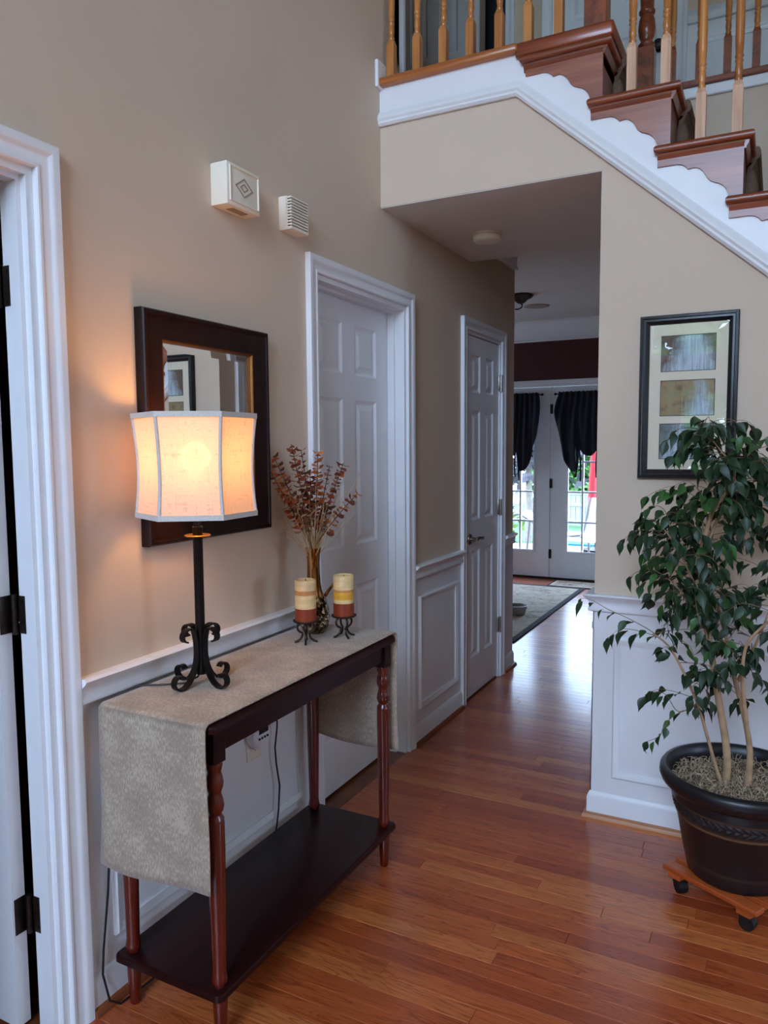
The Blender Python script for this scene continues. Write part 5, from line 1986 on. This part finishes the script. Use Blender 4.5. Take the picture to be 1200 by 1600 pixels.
# ---- kitchen ceiling fixtures
cl = thing('ceiling_lamp', (-0.50, 6.40, ZK), 'dark bronze ceiling lamp canopy with a curled arm', 'ceiling lamp')
MB().lathe([(0.0, 0.0), (0.105, 0.0), (0.108, -0.010), (0.095, -0.024), (0.062, -0.038), (0.040, -0.060), (0.024, -0.072), (0.0, -0.076)], (0, 0, 0), 28, caps=False).build('canopy', M['bronze'], cl, 50)
MB().tube([(0.0, 0, -0.07), (0.012, 0, -0.085), (0.008, 0, -0.105), (-0.02, 0, -0.118), (-0.05, 0, -0.115)], 0.006, 8).build('arm', M['bronze'], cl, 60)
sp = thing('ceiling_speaker', (-0.527, 6.963, ZK), 'round beige speaker grille in the kitchen ceiling', 'speaker')
MB().lathe([(0.0, 0.0), (0.115, 0.0), (0.113, -0.006), (0.100, -0.008), (0.0, -0.008)], (0, 0, 0), 36, caps=False).build('grille', plain('speaker_cloth', sc(170, 152, 138), 0.8, var=0.05), sp, 50)

# ---- rug, doormat, pet bowl


def mk_rug():
    t = NT('faded_floral_rug')
    t.setp(Roughness=0.95)
    a = t.noise(t.mapping('Object', (3.5, 3.5, 1)), 1.0, 4, 0.65, 1.5)
    b = t.noise(t.mapping('Object', (11, 11, 1)), 1.0, 4, 0.6, 2.0)
    c0 = t.ramp(a, [(0.35, sc(176, 160, 138)), (0.5, sc(196, 184, 162)), (0.66, sc(150, 132, 116))])
    c1 = t.ramp(b, [(0.0, (1, 1, 1)), (0.54, (1, 1, 1)), (0.60, (0.55, 0.50, 0.52)), (0.66, (1, 1, 1)), (0.72, (0.75, 0.55, 0.5))])
    mx = t.node('ShaderNodeMix', data_type='RGBA', blend_type='MULTIPLY')
    mx.inputs['Factor'].default_value = 1.0
    t.link(c0, mx.inputs['A'])
    t.link(c1, mx.inputs['B'])
    t.link(mx.outputs['Result'], t.b.inputs['Base Color'])
    return t.m


rg = thing('area_rug', (-1.0, 6.33, 0), 'faded floral area rug with a dark border on the kitchen floor', 'rug')
MB().bbox(-0.80, 0.80, -1.09, 1.09, 0.0, 0.009, 0.002).build('field', mk_rug(), rg)
rx, ry = 0.845, 1.135
MB().sweep([(-rx, -ry, 0), (rx, -ry, 0), (rx, ry, 0), (-rx, ry, 0)], (0, 0, 1), [(0, 0), (0, 0.010), (0.046, 0.010), (0.046, 0)], True).build('border', plain('dark_rug_border', sc(40, 36, 46), 0.95, var=0.5, scale=40), rg)


def mk_mat_():
    t = NT('striped_doormat')
    t.setp(Roughness=0.95)
    b = t.noise(t.mapping('Object', (9, 9, 1)), 1.0, 3, 0.6, 1.0)
    t.link(t.ramp(b, [(0.35, sc(120, 92, 84)), (0.5, sc(186, 170, 152)), (0.65, sc(150, 124, 110))]), t.b.inputs['Base Color'])
    return t.m


dm = thing('doormat', (-0.18, 7.66, 0), 'brown and cream doormat in front of the garden door', 'doormat')
MB().bbox(-0.32, 0.32, -0.13, 0.13, 0.0, 0.010, 0.002).build('field', mk_mat_(), dm)
MB().sweep([(-0.36, -0.17, 0), (0.36, -0.17, 0), (0.36, 0.17, 0), (-0.36, 0.17, 0)], (0, 0, 1), [(0, 0), (0, 0.009), (0.022, 0.009), (0.022, 0)], True).build('edge_band', plain('mat_edge', sc(70, 44, 44), 0.95, var=0.2), dm)
MB().sweep([(-0.34, -0.15, 0), (0.34, -0.15, 0), (0.34, 0.15, 0), (-0.34, 0.15, 0)], (0, 0, 1), [(0, 0.0), (0, 0.0102), (0.03, 0.0102), (0.03, 0)], True).build('cream_band', plain('mat_cream', sc(206, 192, 172), 0.95, var=0.1, scale=40), dm)
bw = thing('pet_bowl', (-0.41, 6.08, 0.010), 'grey pet bowl standing on the area rug', 'bowl')
MB().lathe([(0.0, 0.0), (0.058, 0.0), (0.066, 0.006), (0.078, 0.050), (0.086, 0.070), (0.088, 0.076), (0.082, 0.076), (0.074, 0.060), (0.062, 0.018), (0.0, 0.014)], (0, 0, 0), 32, caps=False).build('body', plain('grey_glaze', sc(150, 142, 140), 0.4, var=0.08), bw, 50)
MB().lathe([(0.069, 0.048), (0.05, 0.056), (0.0, 0.058)], (0, 0, 0), 28, caps=False).build('kibble', plain('dark_kibble', sc(60, 40, 30), 0.9, var=0.4, scale=120, bump=1, bscale=160), bw)

# ================================================================== FRONT OF HOUSE (behind the camera, seen only in reflections)
sdoor = MB()
y0, y1 = YF - 0.08, YF - 0.045
sdoor.box(DF[0], DF[0] + 0.09, y0, y1, 0, 2.08)
sdoor.box(DF[1] - 0.09, DF[1], y0, y1, 0, 2.08)
sdoor.box(DF[0], DF[1], y0, y1, 1.99, 2.1)
sdoor.box(DF[0], DF[1], y0, y1, 0, 0.95)
so = struct(sdoor.build('door_9', M['white']), 'white half-glazed entrance door')
MB().box(DF[0] + 0.085, DF[1] - 0.085, y0 + 0.015, y0 + 0.019, 0.94, 2.0).build('pane', M['glass'], so)
casing('trim_31', 'white casing of the entrance door', DF[1], DF[0], YF, (0, 1, 0), 0, 2.1, 'y')
wn = MB()
a, b, c_, d = WF
for xx in (a, (a + b) / 2 - 0.025, b - 0.05):
    wn.box(xx, xx + 0.05, YF - 0.09, YF - 0.04, c_, d)
for zz in (c_, (c_ + d) / 2 - 0.02, d - 0.05):
    wn.box(a, b, YF - 0.09, YF - 0.04, zz, zz + 0.05)
wo = struct(wn.build('window_1', M['white']), 'tall white-framed window above the entrance')
MB().box(a, b, YF - 0.07, YF - 0.066, c_, d).build('pane', M['glass'], wo)
wn = MB()
a, b, c_, d = WR
for yy in (a, (a + b) / 2 - 0.03, b - 0.06):
    wn.box(XL - 0.08, XL - 0.03, yy, yy + 0.06, c_, d)
for zz in (c_, (c_ + d) / 2 - 0.02, d - 0.05):
    wn.box(XL - 0.08, XL - 0.03, a, b, zz, zz + 0.05)
wo = struct(wn.build('added_window_2', M['white']), 'unseen white-framed window added in the outer wall to light the kitchen')
MB().box(XL - 0.06, XL - 0.056, a, b, c_, d).build('pane', M['glass'], wo)
w = MB()
for yy in (WP[0], (WP[0] + WP[1]) / 2 - 0.03, WP[1] - 0.06):
    w.box(XR + 0.03, XR + 0.08, yy, yy + 0.06, WP[2], WP[3])
for zz in (WP[2], (WP[2] + WP[3]) / 2 - 0.02, WP[3] - 0.05):
    w.box(XR + 0.03, XR + 0.08, WP[0], WP[1], zz, zz + 0.05)
wo = struct(w.build('added_window_3', M['white']), 'unseen white-framed window added in the right foyer wall for fill light')
MB().box(XR + 0.05, XR + 0.054, WP[0], WP[1], WP[2], WP[3]).build('pane', M['glass'], wo)

# ================================================================== OUTSIDE
grass = plain('lawn_grass', sc(38, 72, 24), 0.95, var=0.35, scale=4, bump=0.4, bscale=60)
ln = MB().add([(-40, 8.2, -0.35), (40, 8.2, -0.35), (40, 45, -2.4), (-40, 45, -2.4)], [(0, 1, 2, 3)])
ln.v[2:] = [(40, 60, -3.2), (-40, 60, -3.2)]
struct(ln.build('lawn', grass), 'green back lawn sloping down to the fence')
struct(MB().add([(-40, -60, -0.5), (40, -60, -0.5), (40, YF - 0.3, -0.12), (-40, YF - 0.3, -0.12)], [(0, 1, 2, 3)]).build('lawn', plain('front_lawn_grass', sc(110, 140, 80), 0.95, var=0.3, scale=3)), 'front lawn outside the entrance door')
struct(MB().box(-6, 5, 8.1, 12.2, -0.5, -0.2).build('patio', plain('pale_concrete', sc(112, 108, 100), 0.9, var=0.06, scale=3)), 'pale concrete patio behind the house')


def zl(y_):
    return -0.35 - (y_ - 8.2) * (2.85 / 51.8)


pool = struct(MB().box(-3.1, 1.0, 16.4, 19.2, zl(17) - 0.4, zl(17) + 0.12).build('pool_water', plain('pool_water', sc(40, 96, 112), 0.25, var=0.1, scale=1)), 'turquoise swimming pool on the lawn')
# white fence: posts, rails and boards, built as panels
fw_ = plain('white_vinyl_fence', sc(122, 126, 128), 0.5, var=0.03)
FY = 25.0
fz = zl(FY)
fence = thing('garden_fence', (-6, FY, fz), 'white board garden fence beyond the pool', 'fence')
board_me = MB().box(-0.072, 0.072, -0.012, 0.012, 0.06, 1.16).mesh('board', fw_)
post_me = MB().bbox(-0.06, 0.06, -0.06, 0.06, -0.3, 1.28, 0.01).mesh('post', fw_)
for i in range(-5, 6):
    o = obj('post', post_me, fence)
    o.location = (i * 2.2, 0, 0)
for zz in (0.15, 0.70, 1.08):
    MB().box(-11, 11, -0.04, -0.012, zz, zz + 0.09).build('rail', fw_, fence)
bx_ = MB()
for i in range(136):
    x = -10.9 + i * 0.16
    bx_.box(x - 0.072, x + 0.072, -0.012, 0.012, 0.06, 1.16)
bo = bx_.build('boards', fw_, fence)
bo['kind'] = 'stuff'


def tree(nm, label, loc, h, r, cols, n=1500, trunk_h=1.5, tr=0.12, leafs=0.28, group=None):
    t0 = thing(nm, loc, label, 'tree', 0, group)
    MB().tube([(0, 0, 0), (0.05, 0, trunk_h * .5), (0, 0.03, trunk_h), (0.05, 0, trunk_h + h * 0.4)], [tr, tr * .85, tr * .7, tr * .3], 10).build('trunk', plain('grey_bark', sc(120, 108, 98), 0.9, var=0.2), t0, 60)
    mb = MB()
    for i in range(n):
        while True:
            p = V((rng.uniform(-1, 1), rng.uniform(-1, 1), rng.uniform(-1, 1)))
            if 0.35 < p.length < 1:
                break
        lump = 1 + 0.22 * math.sin(p.x * 6 + 1) * math.cos(p.z * 5) + 0.12 * math.sin(p.y * 9)
        c_ = V((p.x * r * lump, p.y * r * lump, trunk_h + h / 2 + p.z * h / 2 * lump))
        s_ = leafs * rng.uniform(0.6, 1.3)
        e1 = V((rng.uniform(-1, 1), rng.uniform(-1, 1), rng.uniform(-1, 1))).normalized()
        e2 = e1.orthogonal().normalized()
        e2 = Matrix.Rotation(rng.uniform(0, 6), 3, e1) @ e2
        mb.add([c_ - e1 * s_, c_ - e2 * s_ * .5, c_ + e1 * s_, c_ + e2 * s_ * .5], [(0, 1, 2, 3)])
    t = NT(nm + '_foliage')
    t.setp(Roughness=0.7)
    g = t.node('ShaderNodeNewGeometry')
    t.link(t.ramp(g.outputs['Random Per Island'], [(0.0, cols[0]), (1.0, cols[1])]), t.b.inputs['Base Color'])
    o = mb.build('foliage', t.m, t0)
    o['kind'] = 'stuff'


GRN = (sc(46, 84, 36), sc(96, 140, 66))
for i, (x, yy, h, r) in enumerate(((-11.2, 31, 5.2, 1.8), (-6.0, 31, 5.6, 1.8), (-0.8, 31, 5.0, 1.8), (4.4, 31, 5.4, 1.8), (-16.4, 31, 5.2, 1.8))):
    tree('maple_tree', ('dense green tree behind the fence at the far left', 'tall bright green tree behind the middle of the fence', 'bright green tree behind the fence in the right glazed door', 'green tree behind the fence outside the right door edge', 'outermost green tree behind the fence')[i], (x, yy, zl(yy)), h, r, GRN, 2600, 0.1, 0.2, 0.36)
tree('plum_tree', 'greyish purple plum tree standing on the lawn', (-3.75, 17.6, zl(17.6)), 3.2, 1.45, (sc(50, 42, 48), sc(88, 80, 86)), 1500, 1.35, 0.10, 0.16)
tree('low_bush', 'low yellow-green bush beside the patio', (-3.05, 12.6, zl(12.6) + 0.2), 0.75, 0.62, (sc(66, 96, 38), sc(120, 150, 64)), 900, 0.05, 0.03, 0.07)
tree('yard_tree', 'young leafy tree in the front yard opposite the entrance', (-0.7, -13.0, -0.35), 5.5, 2.3, GRN, 1600, 0.6, 0.12, 0.3)
# closed red umbrella
um = thing('patio_umbrella', (-0.89, 11.6, -0.2), 'folded coral red patio umbrella', 'umbrella')
MB().tube([(0, 0, 0), (0, 0, 2.75)], 0.02, 10).build('pole', M['white'], um, 60)
MB().lathe([(0.0, 0.0), (0.20, 0.0), (0.22, 0.05), (0.04, 0.09), (0.03, 0.2), (0.0, 0.2)], (0, 0, 0), 20, caps=False).build('base', M['iron'], um, 40)
cv = MB()
vs_, fs = [], []
nn_ = 40
rows = [(0.115, 0.62), (0.125, 0.75), (0.11, 1.1), (0.085, 1.6), (0.055, 2.2), (0.02, 2.68)]
for r, z in rows:
    for i in range(nn_):
        a = 2 * PI * i / nn_
        rr = r * (1 + 0.22 * math.cos(8 * a))
        vs_.append((rr * math.cos(a), rr * math.sin(a), z))
for k in range(len(rows) - 1):
    for i in range(nn_):
        j = (i + 1) % nn_
        fs.append((k * nn_ + i, k * nn_ + j, (k + 1) * nn_ + j, (k + 1) * nn_ + i))
cv.add(vs_, fs).build('canopy', plain('coral_canvas', sc(170, 44, 50), 0.8, var=0.08), um, 60)


# patio lounge chairs: curved white sling on two side rails
def lounger(loc, rz, label, curve2, w=0.56):
    t0 = thing('lounge_chair', loc, label, 'lounge chair', rz, 'patio lounge chairs')
    pts = crv([V((x, 0, z)) for x, z in curve2], 6)
    MB().strap(pts, (0, 1, 0), w - 0.06, 0.008).build('sling', plain('white_sling', sc(176, 174, 168), 0.7, var=0.04), t0, 60)
    rm = plain('taupe_chair_frame', sc(96, 90, 84), 0.45, var=0.05)
    for s_ in (-1, 1):
        MB().tube([p + V((0, s_ * w / 2, 0)) for p in pts], 0.016, 8).build('side_rail', rm, t0, 60)
    for x in (curve2[1][0], curve2[-3][0]):
        zx_ = min(pts, key=lambda p: abs(p.x - x)).z
        for s_ in (-1, 1):
            MB().tube([(x, s_ * w / 2, zx_), (x + 0.04, s_ * (w / 2 + 0.01), 0.0)], 0.016, 8).build('leg', rm, t0, 60)


LCV = [(-0.75, 0.34), (-0.45, 0.37), (0.0, 0.36), (0.35, 0.33), (0.62, 0.42), (0.82, 0.54), (0.98, 0.62), (1.06, 0.61)]
lounger((-0.86, 11.0, -0.2), PI, 'white sling lounge chair on the patio seen through the garden doors', LCV)
lounger((-0.60, 9.75, -0.2), math.radians(70), 'taupe patio chair beside the red umbrella', [(-0.3, 0.42), (-0.2, 0.44), (0.1, 0.40), (0.25, 0.42), (0.34, 0.62), (0.40, 0.82), (0.43, 0.90), (0.44, 0.92)])
